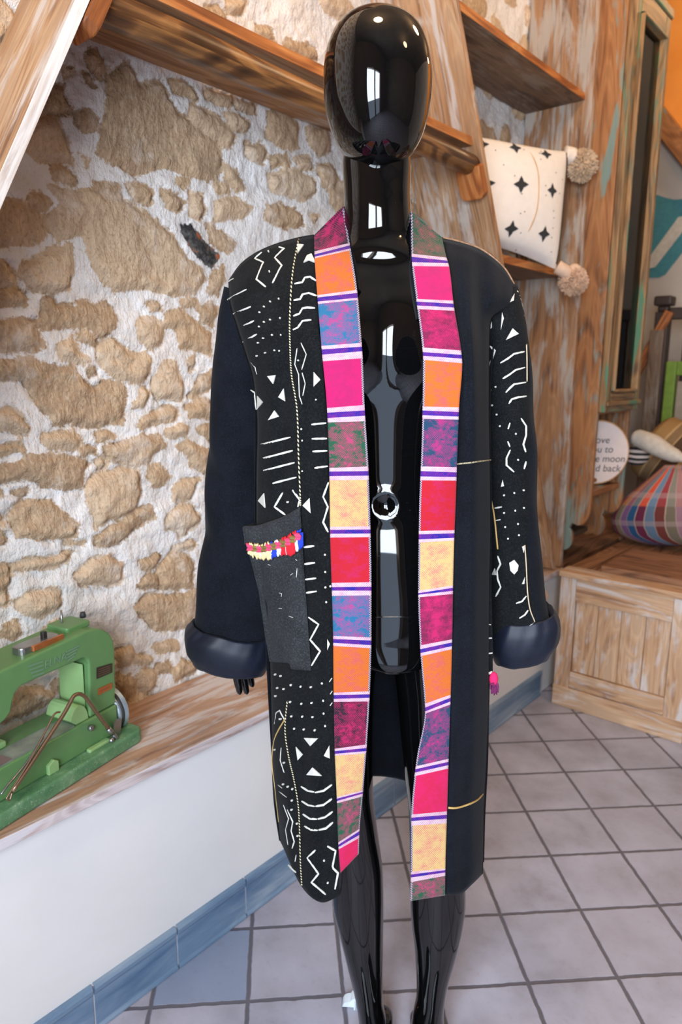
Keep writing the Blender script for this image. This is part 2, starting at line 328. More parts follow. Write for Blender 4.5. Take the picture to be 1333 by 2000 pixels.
addst(B_, """130,180 200,150 280,100 400,85 415,200 390,330 330,350 190,330 130,260;0,170 50,180 100,260 105,300 0,320;0,330 90,310 165,370 150,415 0,420;250,390 300,375 330,420 420,430 440,400 590,400 650,450 640,540 590,600 520,550 440,530 350,545 200,535 170,500 240,490;
0,500 160,500 215,570 250,640 190,680 0,680;330,640 400,590 450,680 520,720 480,745 380,720 320,700;430,570 500,570 560,620 540,640 450,620;570,630 640,610 740,680 830,690 860,740 830,820 780,860 660,830 590,770 555,680;510,760 550,770 555,800 520,815;
0,740 170,720 280,760 400,760 480,830 540,890 580,840 640,840 700,870 715,950 690,1080 450,1085 300,1075 290,1050 220,970 150,880 130,840 0,830;0,1000 60,990 160,1090 155,1130 0,1110;240,1130 330,1120 420,1115 465,1160 440,1210 280,1220 230,1180;
0,1190 120,1190 130,1230 0,1255;545,1130 610,1110 645,1145 560,1185;460,1230 500,1200 550,1215 540,1250 480,1260;590,1200 700,1180 800,1130 900,1160 930,1200 860,1240 830,1300 700,1310 620,1270;
0,1310 110,1300 160,1255 330,1255 440,1280 510,1310 470,1370 460,1440 360,1450 240,1430 200,1390 120,1380 0,1420;545,1290 580,1270 615,1305 570,1345;0,1450 40,1455 30,1485 0,1485;95,1450 165,1445 150,1490 95,1480;
480,1440 560,1360 690,1330 770,1330 800,1480 770,1560 660,1610 540,1650 520,1540;60,1600 120,1520 290,1515 370,1580 430,1640 420,1710 300,1725 100,1700;520,1710 640,1650 700,1600 850,1540 865,1610 760,1670 640,1770 540,1760;370,1740 480,1730 480,1755 380,1760;
0,1580 35,1600 25,1640 0,1640;0,1680 50,1720 30,1755 0,1750;420,1920 530,1830 640,1825 700,1870 690,1960 620,1990 450,1980;890,1900 960,1810 1050,1815 1090,1870 1080,1990 900,1995;790,1850 880,1800 910,1830 870,1880 800,1900;770,1990 830,1920 890,1920 910,2000;
830,1320 890,1310 960,1370 900,1430 860,1430 825,1370;980,1430 1030,1385 1120,1390 1080,1490 980,1510;990,1200 1050,1170 1100,1200 1170,1230 1165,1370 1080,1310 1060,1250;930,1110 1000,1080 1050,1100 1040,1150 930,1150;1110,1110 1160,1080 1200,1100 1190,1180 1130,1140;
760,1080 850,1020 960,980 1000,1000 980,1060 880,1080 780,1100;1040,980 1130,940 1200,970 1200,1040 1060,1040;870,830 920,740 980,740 1030,860 1030,950 900,950 870,900;750,1000 780,900 810,880 840,920 800,990;820,400 890,395 905,440 850,455;1010,390 1110,385 1120,430 1020,430;
930,470 1000,450 1080,490 1190,580 1180,690 1080,660 1010,640 1000,560 930,540;760,490 860,480 915,530 915,640 860,670 780,600;1113,450 1190,410 1230,430 1200,530 1140,500;1060,920 1130,820 1190,770 1190,880 1090,930;1060,720 1100,700 1105,770 1075,780;
1170,340 1190,250 1250,200 1270,260 1230,360;930,1600 1000,1530 1080,1520 1120,1620 1050,1680 940,1670;970,1780 1060,1740 1110,1745 1090,1775 980,1795;1000,1660 1050,1650 1045,1700 1010,1720;70,1870 200,1830 420,1800 380,1860 250,1890 90,1890;0,1860 80,1920 70,1980 0,1990""")
addst(S_, """0,0 45,0 45,70 0,85;80,60 150,10 300,0 300,80 200,140 110,120;0,180 100,150 110,210 60,240 0,230;200,200 260,150 330,150 250,210;640,90 700,30 860,20 940,0 930,100 880,180 800,200 740,190;735,280 790,250 840,250 850,300 760,310;555,290 630,275 635,330 600,370 555,370;
635,325 690,315 730,330 720,355 640,355;650,420 690,375 740,400 740,470 690,500 650,470;745,370 800,350 805,400 750,400;810,390 860,340 930,350 940,400 830,440;555,400 640,430 640,500 600,530 555,480;110,480 200,470 230,520 150,540;240,440 300,430 310,470 250,480""")
def stone_wall():
    y0, y1, z0, z1, h = -1.0, 3.115, .40, 3.3, .0055
    # fine grid where the camera looks, coarse elsewhere
    ys = np.concatenate([np.arange(y0, .35, .03), np.arange(.35, 1.95, h), np.arange(1.95, 2.9, .011), np.arange(2.9, y1, .05)])
    zs = np.concatenate([np.arange(z0, 2.35, h), np.arange(2.35, z1+.03, .02)])
    Y, Z = np.meshgrid(ys, zs, indexing='ij')
    sd = np.full(Y.shape, -.2); hue = np.zeros(Y.shape); kd = np.zeros(Y.shape)
    polys = []
    for k, (fn, hu, ty, s) in enumerate(ST):
        pts = np.array([onx(*fn(tuple(map(float, q.split(',')))), WX)[1:] for q in s.split()])
        polys.append((pts, hu if hu is not None else RNG.uniform(.1, .8), 1. if ty == 'k' else 0.))
    cov = np.array([[*onx(x, y, WX)[1:]] for x, y in ((0, 0), (640, 0), (640, 1380), (0, 1380))])
    # further stones where the photograph shows none in detail
    cand = []
    for iy in np.arange(y0, y1, .17):
        for iz in np.arange(z0, z1, .115):
            cand.append((iy+RNG.uniform(-.05, .05)+.08*(int(round(iz/.115)) % 2), iz+RNG.uniform(-.03, .03)))
    for cy, cz in cand:
        q = proj((WX, cy, cz)); 
        if -10 < q[0] < 640 and -10 < q[1] < 1340: continue
        a, b = RNG.uniform(.04, .085), RNG.uniform(.025, .05); n = 9; ph = RNG.uniform(0, 6)
        polys.append((np.array([(cy+a*RNG.uniform(.75, 1.15)*math.cos(t), cz+b*RNG.uniform(.75, 1.15)*math.sin(t)) for t in np.linspace(0, 2*math.pi, n, endpoint=False)+ph*0]), RNG.uniform(.1, .75), 0.))
    for pts, hu, kk in polys:
        lo, hi = pts.min(0)-.03, pts.max(0)+.03
        i0, i1 = np.searchsorted(ys, (lo[0], hi[0])); j0, j1 = np.searchsorted(zs, (lo[1], hi[1]))
        if i1 <= i0 or j1 <= j0: continue
        yy, zz = Y[i0:i1, j0:j1], Z[i0:i1, j0:j1]
        # wobble the outline
        yw = yy+(fbm(yy*28, zz*28, 3)-.5)*.016; zw = zz+(fbm(yy*28, zz*28, 9)-.5)*.016
        dmin = np.full(yy.shape, 9.); ins = np.zeros(yy.shape, bool); n = len(pts)
        for a in range(n):
            p, q = pts[a], pts[(a+1) % n]; e = q-p; w0, w1 = yw-p[0], zw-p[1]
            tt = np.clip((w0*e[0]+w1*e[1])/(e@e+1e-12), 0, 1); dmin = np.minimum(dmin, np.hypot(w0-e[0]*tt, w1-e[1]*tt))
            c = (p[1] > zw) != (q[1] > zw); xin = (q[0]-p[0])*(zw-p[1])/(q[1]-p[1]+1e-15)+p[0]; ins ^= c & (yw < xin)
        s = np.where(ins, dmin, -dmin)
        better = s > sd[i0:i1, j0:j1]
        sd[i0:i1, j0:j1] = np.where(better, s, sd[i0:i1, j0:j1]); hue[i0:i1, j0:j1] = np.where(better, hu, hue[i0:i1, j0:j1]); kd[i0:i1, j0:j1] = np.where(better, kk, kd[i0:i1, j0:j1])
    t = np.clip((sd+.004)/.02, 0, 1); t = t*t*(3-2*t)
    hgt = t*.010*(.5+.8*hue)+(fbm(Y*16, Z*16, 5)-.5)*.018+(fbm(Y*60, Z*60, 21)-.5)*.009+(fbm(Y*2.3, Z*2.3, 2)-.5)*.012
    crease = np.exp(-((sd+.001)/.0035)**2)*(fbm(Y*9, Z*9, 31) > .52)*.008
    X = WX+hgt-crease-.004
    mb = MB(); pts = np.stack([X, Y, Z], -1); mb.v = pts.reshape(-1, 3).tolist()
    n, m = Y.shape; ii, jj = np.meshgrid(np.arange(n-1), np.arange(m-1), indexing='ij'); a = (ii*m+jj).ravel()
    F = np.stack([a, a+m, a+m+1, a+1], 1)
    me = bpy.data.meshes.new('wall_left'); me.from_pydata(mb.v, [], F.tolist()); me.materials.append(M['stone'])
    for nm, arr in (('sd', sd), ('hue', hue), ('kind', kd)):
        at = me.attributes.new(nm, 'FLOAT', 'POINT'); at.data.foreach_set('value', arr.ravel().astype(np.float32))
    me.polygons.foreach_set('use_smooth', [True]*len(F)); me.update()
    o = bpy.data.objects.new('wall_left', me); COL.objects.link(o); struct(o); return o
stone_wall()
# plastered ledge under the bench board and its blue skirting
mb = MB(); mb.box(-1.5, -1.15, -1.0, 3.9, 0, .494); struct(obj('wall_ledge', mb, M['plaster'], bevel=.006))
mb = MB()
y = .603-.2*8; k = 0
while y < 2.62:
    a, b = y+.0025, min(y+.1975, 2.62)
    if b-a > .02:
        prof = [(-1.152, .002), (-1.139, .002), (-1.139, .006), (-1.143, .012), (-1.143, .082), (-1.140, .088), (-1.139, .098), (-1.142, .105), (-1.152, .106)]
        mb.prism(prof, ((0, a, 0), (1, 0, 0), (0, 0, 1), (0, 1, 0)), 0, b-a, 0)
    y += .2
mb.box(-1.153, -1.1455, -.997, 2.62, 0, .103, 1)
struct(obj('baseboard_left', mb, [M['glaze'], M['grout']], fix=True))
# other walls, ceiling
mb = MB(); mb.box(-3.0, 2.8, 4.5, 4.6, 0, 3.3); mb.box(-3.0, -1.41, 3.118, 3.2, 0, 3.3); mb.box(-3.1, -3.0, 3.118, 4.6, 0, 3.3); struct(obj('wall_back', mb, M['wall_cream']))
mb = MB(); mb.box(2.7, 2.8, -1.1, 4.5, 0, 3.3); struct(obj('wall_right', mb, M['wall_mid']))
DX0, DX1, DZ = -.3, 1.35, 2.35
mb = MB(); mb.box(-1.6, DX0, -1.1, -1.0, 0, 3.3); mb.box(DX1, 2.7, -1.1, -1.0, 0, 3.3); mb.box(DX0, DX1, -1.1, -1.0, DZ, 3.3)
struct(obj('wall_front', mb, M['wall_mid']))
mb = MB()
for x0, x1, z0, z1 in ((DX0, DX0+.06, 0, DZ), (DX1-.06, DX1, 0, DZ), (DX0+.06, DX1-.06, DZ-.06, DZ), ((DX0+DX1)/2-.0, (DX0+DX1)/2+.07, 0, DZ-.06)): mb.box(x0, x1, -1.12, -.97, z0, z1)
struct(obj('trim_1', mb, M['wood_dark'], bevel=.004))
mb = MB(); mb.box(-3.1, 2.8, -1.1, 4.6, 3.3, 3.4); struct(obj('ceiling', mb, M['wall_mid']))
# ================================================================== BENCH, SHELVES
mb = MB(); mb.fbox((-1.40, -.99, .4945), (0, 1, 0), (1, 0, 0), (0, 0, 1), 3.705, .268, .021); 
mb.fbox((-1.1319, -.99, .4945), (0, 1, 0), (1, 0, 0), (0, 0, 1), 3.705, .0025, .021, 1)
tag(obj('bench_board', mb, [M['wood_bench'], M['white_edge_lilac']], bevel=.002), 'long limed pine board topping the white plastered ledge along the stone wall', 'board')
# leaning A-frame against the stones: two sloping boards, a shelf, a round rail on blocks
SLP = .502; SD = np.array([0, SLP, 1.])/math.hypot(SLP, 1); XF, XB = -1.142, -1.398
af = thing('leaning_shelf_frame', (-1.27, 1.35, .515), 'large leaning A shaped pine shelf frame standing on the bench against the stones', 'shelf')
def sboard(y_foot, sg, ztop=3.1):
    d = np.array([0, sg*SLP, 1.]); d /= np.linalg.norm(d); n = np.array([0, 1, -sg*SLP]); n /= np.linalg.norm(n)   # n: to +Y
    ln = (ztop-.517)/d[2]; th = .020; ft = .517
    mb = MB(); off = RNG.random(2)*9
    o = np.array([XB, y_foot, ft]); 
    if sg < 0: o = o-n*th
    # cut the foot level with the bench by starting a touch higher
    o = o+d*(.014)
    mb.fbox(o, d, n, (1, 0, 0), ln, th, XF-XB, 0, off)
    mb.fbox(o+np.array([XF-XB, 0, 0]), d, n, (1, 0, 0), ln, th, .0015, 1)
    return obj('side_board', mb, [M['wood_frame'], M['white_edge'] if sg > 0 else M['wood_shelf']], af, bevel=.0015)
YL0, YR0 = .012, 2.672
sboard(YL0, 1); sboard(YR0, -1)
yl = lambda z: YL0+SLP*(z-.515)+.0235; yr = lambda z: YR0-SLP*(z-.515)-.0235
def shelfboard(name, mat, z, x1, ya, yb, parent=None, th=.023, m2=None):
    mb = MB(); mb.fbox((XB, ya, z-th), (0, 1, 0), (1, 0, 0), (0, 0, 1), yb-ya, x1-XB, th); mb.fbox((x1, ya, z-th), (0, 1, 0), (1, 0, 0), (0, 0, 1), yb-ya, .0015, th, 1)
    return obj(name, mb, [mat, m2 or M['wood_warm']], parent, bevel=.0015)
shelfboard('shelf', M['wood_shelf'], 1.95, -1.165, yl(1.93), yr(1.93), af)
shelfboard('shelf', M['wood_shelf'], 2.62, -1.165, yl(2.6), yr(2.6), af)
mb = MB(); ya, yb = yl(1.87)-.004, yr(1.87)+.004; pts = np.array([(-1.178, y, 1.884+.002*math.sin(y*9)) for y in np.linspace(ya, yb, 40)]); mb.tube(pts, .028+.0012*np.sin(np.linspace(0, 9, 40)), seg=20)
mb.uv = [[(q[1]*1., q[0]*.17) for q in u] for u in mb.uv]; mb.uv = [[(q[1] if False else q[0], q[1]) for q in u] for u in mb.uv]
mb2 = mb
M['wood_log'] = wood('dark_round_rail', srgb(48, 30, 18), srgb(96, 62, 36), srgb(168, 116, 66), None, rough=.33, grain=.6, seed=6.1)
obj('rail', mb2, M['wood_log'], af, smooth=True)
def block(zc, yc, sg):
    d = np.array([0, sg*SLP, 1.]); d /= np.linalg.norm(d); n = np.array([0, sg*1, -SLP]); n = np.array([0, 1, -sg*SLP]); n /= np.linalg.norm(n); n = n*sg
    poly = [(-.075, .0), (-.055, -.03)] ; h, w = .046, .040
    prof = [(-h, -w+.012), (-h+.012, -w), (h, -w), (h, w), (-h+.012, w), (-h, w-.012)]
    mb = MB(); mb.prism(prof, ((-1.178, yc, zc), d, (1, 0, 0), n), .001, .030); return obj('rail_block', mb, M['wood_warm'], af, bevel=.004, fix=True)
block(1.875, yl(1.875)-.001, 1); block(1.842, yr(1.842)+.001, -1)
t_ = shelfboard('wall_shelf', M['wood_dark'], 2.268, -1.165, yr(2.26)+.064, 2.698, None)
tag(t_, 'empty upper board shelf between the leaning frame and the tall timber plank', 'shelf')
t_ = shelfboard('wall_shelf', M['wood_dark'], 1.667, -1.205, yr(1.655)+.064, 2.698, None, .025)
tag(t_, 'short lower board shelf carrying the white star pillow', 'shelf')
mb = MB(); mb.fbox((-1.398, 2.700, .517), (0, 0, 1), (1, 0, 0), (0, 1, 0), 2.75, .262, .026); o = obj('timber_plank', mb, M['wood_panel'], bevel=.006)
tag(o, 'tall scraped timber plank standing upright at the end of the bench', 'plank')
# ================================================================== GLASS FRONTED CABINET
def m_glass():
    t = NT('old_window_glass'); tr = t.node('ShaderNodeBsdfTransparent'); gl = t.node('ShaderNodeBsdfGlossy'); mx = t.node('ShaderNodeMixShader'); fr = t.node('ShaderNodeFresnel')
    fr.inputs[0].default_value = 1.2; gl.inputs['Roughness'].default_value = .03; tr.inputs[0].default_value = (.86, .9, .88, 1)
    t.link(fr.outputs[0], mx.inputs[0]); t.link(tr.outputs[0], mx.inputs[1]); t.link(gl.outputs[0], mx.inputs[2]); t.link(mx.outputs[0], t.n['Material Output'].inputs[0]); return t.m
M['glass'] = m_glass()
M['wood_shaded'] = wood('shade_dark_cabinet_wood', srgb(40, 28, 20), srgb(74, 58, 46), srgb(96, 80, 66), srgb(96, 112, 112), .25, seed=1.9)  # cabinet wood darkened so its colour carries the shade of the unlit interior
CY0, CY1, CXF = 2.73, 3.10, -1.045
cab = thing('display_cabinet', (-1.22, 2.92, .575), 'tall glass fronted wooden wall cabinet with flaked blue green paint beside the timber plank', 'cabinet')
def lobe(cx, cz, rx, rz, a0, a1, n=9): return [(cx+rx*math.cos(t), cz+rz*math.sin(t)) for t in np.linspace(math.radians(a0), math.radians(a1), n)]
sideprof = [(-1.398, 2.60), (CXF, 2.60), (CXF, .80)]+lobe(-1.09, .765, .045, .072, 0, -100)+lobe(-1.125, .70, .035, .03, 200, 260, 3)[:0]+[(-1.112, .70)]+lobe(-1.142, .635, .035, .05, 60, -120)+[(-1.2, .577), (-1.398, .577)]
for nm, y in (('side_panel', CY0), ('side_panel', CY1-.022)):
    mb = MB(); mb.prism(sideprof, ((0, y, 0), (1, 0, 0), (0, 0, 1), (0, 1, 0)), 0, .022, 0, uvdir=1); obj(nm, mb, M['wood_cab'], cab, bevel=.003, fix=True)
mb = MB(); mb.box(-1.398, -1.386, CY0+.022, CY1-.022, .60, 2.6); obj('back_panel', mb, M['wood_shaded'], cab)
mb = MB(); mb.box(-1.386, -1.062, CY1-.026, CY1-.0225, 1.175, 2.56); mb.box(-1.386, -1.062, CY0+.0225, CY0+.026, 1.175, 2.56); mb.box(-1.386, -1.062, CY0+.026, CY1-.026, 2.556, 2.56); obj('shade_panels', mb, M['wood_shaded'], cab)  # thin added panels; their dark colour paints the shade behind the glass
NZ = float(hit(1166, 947, (-1.13, 2.93, .9), (-FW[0], -FW[1], 0))[2])-.0045
for z, x1 in ((NZ, -1.06), (1.15, -1.05), (2.585, CXF)):
    mb = MB(); mb.fbox((-1.386, CY0+.022, z-.02), (0, 1, 0), (1, 0, 0), (0, 0, 1), CY1-CY0-.044, x1+1.386, .024); obj('board', mb, M['wood_cab'], cab, bevel=.003)
mb = MB(); mb.fbox((-1.36, CY0+.022, .60), (0, 1, 0), (1, 0, 0), (0, 0, 1), CY1-CY0-.044, .18, .02); obj('board', mb, M['wood_shaded'], cab, bevel=.003)
zs3 = [onx(1250, 230, -1.10)[2], onx(1232, 432, -1.10)[2], onx(1212, 625, -1.10)[2]]
for z in zs3:
    mb = MB(); mb.fbox((-1.386, CY0+.022, z-.01), (0, 1, 0), (1, 0, 0), (0, 0, 1), CY1-CY0-.044, .27, .018); obj('shelf', mb, M['wood_shaded'], cab, bevel=.002)
mb = MB(); mb.fbox((-1.398, CY0-.004, 2.598), (0, 1, 0), (1, 0, 0), (0, 0, 1), CY1-CY0+.018, CXF+1.398+.032, .035); obj('cornice', mb, M['wood_door'], cab, bevel=.006)
DXF = -1.018; sw = .052; dz0, dz1 = 1.14, 2.595
mb = MB()
for y in (CY0+.004, CY1-sw): mb.fbox((CXF+.0005, y, dz0), (0, 0, 1), (0, 1, 0), (1, 0, 0), dz1-dz0, sw, DXF-CXF)
for z in (dz0, dz1-.075): mb.fbox((CXF+.0005, CY0+.004+sw, z), (0, 1, 0), (0, 0, 1), (1, 0, 0), CY1-CY0-2*sw-.004, .075, DXF-CXF)
door = obj('door', mb, M['wood_door'], cab, bevel=.004)
mb = MB(); yi0, yi1, zi0, zi1 = CY0+.004+sw, CY1-sw, dz0+.075, dz1-.075; bw = .011
for y in (yi0, yi1-bw): mb.fbox((CXF+.006, y, zi0), (0, 0, 1), (0, 1, 0), (1, 0, 0), zi1-zi0, bw, .034)
for z in (zi0, zi1-bw): mb.fbox((CXF+.006, yi0, z), (0, 1, 0), (0, 0, 1), (1, 0, 0), yi1-yi0, bw, .034)
obj('moulding', mb, M['wood_door'], door, bevel=.004)
mb = MB(); mb.box(CXF+.010, CXF+.013, yi0+.002, yi1-.002, zi0+.002, zi1-.002); obj('pane', mb, M['glass'], door)
mb = MB(); mb.fbox((DXF, CY0+.004, 1.165), (0, 1, 0), (0, 0, 1), (1, 0, 0), CY1-CY0-.004, .016, .012); obj('drip_rail', mb, M['wood_door'], door, bevel=.003)
# things behind the glass
g = MB(); c = onx(1197, 738, -1.13); zb = 1.155
g.lathe([(.002, 0), (.03, 0), (.036, .02), (.036, .17), (.024, .2), (.02, .235), (.023, .24), (.019, .235), (.021, .2), (.033, .168), (.033, .02), (.002, .008)], (c[0], c[1], zb), (0, 0, 1), seg=24)
tag(obj('glass_bottle', g, M['glass'], smooth=True), 'clear glass bottle standing at the bottom of the glass fronted cabinet', 'bottle')
g = MB(); c = onx(1209, 618, -1.13)
for k in range(14):
    a = RNG.uniform(0, 6.28); r = RNG.uniform(.0, .035); p = np.array([c[0]+r*math.cos(a), c[1]+1.4*r*math.sin(a), zs3[2]+.021+RNG.uniform(0, .014)]); g.ball(p, .016, .02, .012, n=6, m=8)
tag(obj('moss_bundle', g, plain('lime_green_moss', srgb(120, 150, 30), .9), smooth=True), 'small lime green bundle on the lowest shelf behind the cabinet glass', 'decoration')
# round sign standing in the open bottom of the cabinet
sgn_c = hit(1166, 884, (-1.13, 2.93, .9), (-FW[0], -FW[1], 0)); nrm = np.array([FW[0], FW[1], 0])*-1; nrm /= np.linalg.norm(nrm); sx = np.array([-nrm[1], nrm[0], 0]); 
if sx@RT < 0: sx = -sx
R_ = (np.linalg.norm(hit(1229, 884, sgn_c, nrm)-sgn_c)); bot = float(hit(1166, 946, sgn_c, nrm)[2])
sgn_c[2] = bot+R_+.001
sign = thing('round_sign', (sgn_c[0], sgn_c[1], bot), 'round pinkish white wooden sign with handwritten words in the cabinet bottom', 'sign')
mb = MB(); mb.lathe([(.001, -.006), (R_-.001, -.006), (R_, -.004), (R_, .004), (R_-.003, .006), (.001, .006)], sgn_c, nrm, seg=64); obj('disc', mb, plain('wooden_sign_rim', srgb(196, 150, 104), .6), sign, fix=True)
mb = MB(); mb.lathe([(.001, .0062), (R_-.006, .0062), (R_-.006, .0072), (.001, .0072)], sgn_c, nrm, seg=64); obj('face', mb, plain('pinkish_sign_paint', srgb(222, 204, 196), .6, var=.03), sign, fix=True)
def text_mesh(txt, size, o, ax, ay, name, mat, parent, depth=.0004, shear=0., align='CENTER'):
    cu = bpy.data.curves.new('lettering', 'FONT'); cu.body = txt; cu.size = size; cu.extrude = depth/2; cu.align_x = align; cu.align_y = 'CENTER'; cu.shear = shear
    tmp = bpy.data.objects.new('tmp_text', cu); COL.objects.link(tmp); dg = bpy.context.evaluated_depsgraph_get(); me = bpy.data.meshes.new_from_object(tmp.evaluated_get(dg)); COL.objects.unlink(tmp); bpy.data.objects.remove(tmp)
    az = np.cross(ax, ay); mat4 = Matrix(np.array([[*np.column_stack([ax, ay, az])[i], 0.] for i in range(3)]+[[0, 0, 0, 1.]]).tolist()); me.transform(mat4); me.materials.clear(); me.materials.append(mat); me.name = name
    me.polygons.foreach_set('material_index', [0]*len(me.polygons))
    ob = bpy.data.objects.new(name, me); COL.objects.link(ob); ob.parent = parent; ob.location = np.asarray(o)-LOCS[parent.name]; LOCS[ob.name] = np.asarray(o); return ob
INK = plain('soft_black_ink', (.03, .03, .035), .7)
for k, (tx, dz) in enumerate((('I love', .38), ('you to', .09), ('the moon', -.20), ('and back', -.50))):
    text_mesh(tx, R_*.30, sgn_c+nrm*.0078+EZ*R_*dz-sx*R_*.31, sx, EZ, 'lettering', INK, sign, shear=.12, align='LEFT')
mb = MB(); mb.lathe([(.001, .0073), (.009, .0073), (.009, .012), (.001, .013)], sgn_c+sx*R_*-.02-EZ*R_*.86+sx*.0, nrm, seg=20); obj('button', mb, plain('brown_button', srgb(140, 84, 50), .5), sign)
# ================================================================== CHEST AND SLATTED TOP
FY = 2.569; chest = thing('wooden_chest', (-.84, 2.85, 0), 'limed pine chest with planked front standing on the tiles at the bench end', 'chest')
fr = ((0, FY, 0), (1, 0, 0), (0, 0, 1), (0, -1, 0)); X0, X1, ZT = -1.076, -.596, .545
mb = MB(); mb.box(X0+.012, X1-.012, FY+.022, 3.285, .085, ZT-.004); obj('body', mb, M['wood_chest'], chest)
mb = MB()
def rail(x0, x1, z0, z1, vert): 
    if vert: mb.fbox((x0, FY, z0), (0, 0, 1), (1, 0, 0), (0, 1, 0), z1-z0, x1-x0, .022)
    else: mb.fbox((x0, FY, z0), (1, 0, 0), (0, 0, 1), (0, 1, 0), x1-x0, z1-z0, .022)
rail(X0, X0+.062, .075, .525, True); rail(X1-.068, X1, .075, .525, True); rail(X0+.062, X1-.068, .435, .525, False); rail(X0+.062, X1-.068, .085, .15, False)
obj('front_frame', mb, M['wood_chest'], chest, bevel=.003)
xs = np.linspace(X0+.064, X1-.070, 5)
for a, b in zip(xs[:-1], xs[1:]):
    mb = MB(); mb.fbox((a+.001, FY+.009, .152), (0, 0, 1), (1, 0, 0), (0, 1, 0), .281, b-a-.002, .012); obj('front_plank', mb, M['wood_chest'], chest, bevel=.002)
mb = MB(); mb.fbox((X0-.002, FY-.004, .0), (1, 0, 0), (0, 0, 1), (0, 1, 0), X1-X0+.008, .083, .03); mb.fbox((X0, FY+.03, 0), (0, 1, 0), (0, 0, 1), (1, 0, 0), .69, .083, .02); mb.fbox((X1-.02, FY+.03, 0), (0, 1, 0), (0, 0, 1), (1, 0, 0), .69, .083, .02)
obj('plinth', mb, M['wood_chest'], chest, bevel=.004)
mb = MB(); mb.fbox((X0-.004, FY-.012, .525), (1, 0, 0), (0, 1, 0), (0, 0, 1), X1-X0+.01, .09, .024); obj('top_rail', mb, M['wood_chest'], chest, bevel=.004)
y = 0
for k, x in enumerate(np.arange(X0, X1-.02, .0805)):
    mb = MB(); mb.fbox((x, FY+.080, .527), (0, 1, 0), (1, 0, 0), (0, 0, 1), .65, .074, .02); obj('top_slat', mb, M['wood_lid'], chest, bevel=.003)
l0 = onz(1175, 1105, .572); lid = MB(); lid.fbox((l0[0], l0[1]-.0, .5485), (1, 0, 0), (0, 1, 0), (0, 0, 1), .44, .36, .024); ob = obj('lid', lid, M['wood_lid'], chest, bevel=.003)
sl = thing('slatted_bench', (-.6, 3.6, .0), 'dark slatted bench behind the chest with cushions and bags on it', 'bench')
for k, x in enumerate(np.arange(-1.12, -.1, .085)):
    mb = MB(); mb.fbox((x, 3.305, .525), (0, 1, 0), (1, 0, 0), (0, 0, 1), .60, .074, .022); obj('slat', mb, M['wood_lid'], sl, bevel=.003)
for yy in (3.36, 3.82):
    mb = MB(); mb.box(-1.13, -.11, yy, yy+.05, .47, .524); obj('cross_rail', mb, M['wood_lid'], sl, bevel=.003)
    for x in (-1.12, -.17): mb = MB(); mb.box(x, x+.05, yy, yy+.05, 0, .4695); obj('leg', mb, M['wood_lid'], sl, bevel=.003)
# low infill where the bench runs on behind the chest
mb = MB(); mb.fbox((-1.398, 2.728, .4945), (0, 1, 0), (1, 0, 0), (0, 0, 1), 1.2, .262, .03); tag(obj('dark_bench_board', mb, M['wood_lid']), 'dark board running along the wall beneath the glass fronted cabinet', 'board')
# ================================================================== PILLOW WITH POMPOMS
def pompom(name, c, r, parent, mat, n=420, squash=1.):
    mb = MB(); mb.ball(c, r*.72, n=10, m=14)
    for k in range(n):
        d = RNG.normal(size=3); d /= np.linalg.norm(d); d2 = d+RNG.normal(size=3)*.16; d2 /= np.linalg.norm(d2)
        a, b = np.asarray(c)+d*r*.55, np.asarray(c)+d2*r*RNG.uniform(.92, 1.1); e = np.cross(d, (.2, .5, .8)); e /= np.linalg.norm(e); g = np.cross(d, e); w = r*.05
        mb.add([a+e*w, a-e*.5*w+g*.87*w, a-e*.5*w-g*.87*w, b+e*w, b-e*.5*w+g*.87*w, b-e*.5*w-g*.87*w], [(0, 1, 4, 3), (1, 2, 5, 4), (2, 0, 3, 5), (3, 4, 5)])
    return obj(name, mb, mat, parent, fix=False)
M['pom'] = plain('tan_wool_yarn', srgb(206, 178, 146), .95); M['pom2'] = plain('pinkish_tan_yarn', srgb(214, 178, 148), .95)
pil_p0 = np.array([-1.30, 2.20, 1.668]); pd = np.array([.150, .33, 0]); pd /= np.linalg.norm(pd); pn = np.array([pd[1], -pd[0], 0.]); 
if pn@(-FW) < 0: pn = -pn
pn = pn+np.array([0, 0, .12]); pn /= np.linalg.norm(pn)
QC = [np.array(q, float) for q in ((912, 262), (1110, 296), (1087, 527), (925, 470))]   # tl tr br bl
def bil(s, t): return QC[0]*(1-s)*(1-t)+QC[1]*s*(1-t)+QC[2]*s*t+QC[3]*(1-s)*t
def inv(x, y):
    s = t = .5
    for _ in range(25):
        p = bil(s, t)-np.array([x, y]); js = (QC[1]-QC[0])*(1-t)+(QC[2]-QC[3])*t; jt = (QC[3]-QC[0])*(1-s)+(QC[2]-QC[1])*s
        dl = np.linalg.solve(np.column_stack([js, jt]), -p); s += dl[0]; t += dl[1]
    return s, t
def bulge(s, t, h=.075): return h*(max(0, 1-(2*s-1)**2)**.42)*(max(0, 1-(2*t-1)**2)**.42)
def pilpt(s, t, sg=1, ext=0.):
    # edges draw in between the corners
    ss = .5+(s-.5)*(1-.055*math.sin(math.pi*t)); tt = .5+(t-.5)*(1-.05*math.sin(math.pi*s))
    wr = .004*(fbm(np.array([s*7.]), np.array([t*5.]), 4)[0]-.5)*math.sin(math.pi*s)*math.sin(math.pi*t)
    q = bil(ss, tt); p = hit(q[0], q[1], pil_p0, pn); return p+pn*(sg*bulge(s, t)+wr*1.5+ext)
pil = thing('star_pillow', (-1.24, 2.36, 1.668), 'white pillow with black four pointed stars and tan pompoms on the lower board shelf', 'pillow')
mb = MB(); NG = 34; mb.grid([[pilpt(i/NG, j/NG, 1) for j in range(NG+1)] for i in range(NG+1)]); mb.grid([[pilpt(i/NG, j/NG, -.75) for j in range(NG+1)] for i in range(NG+1)], flip=True)
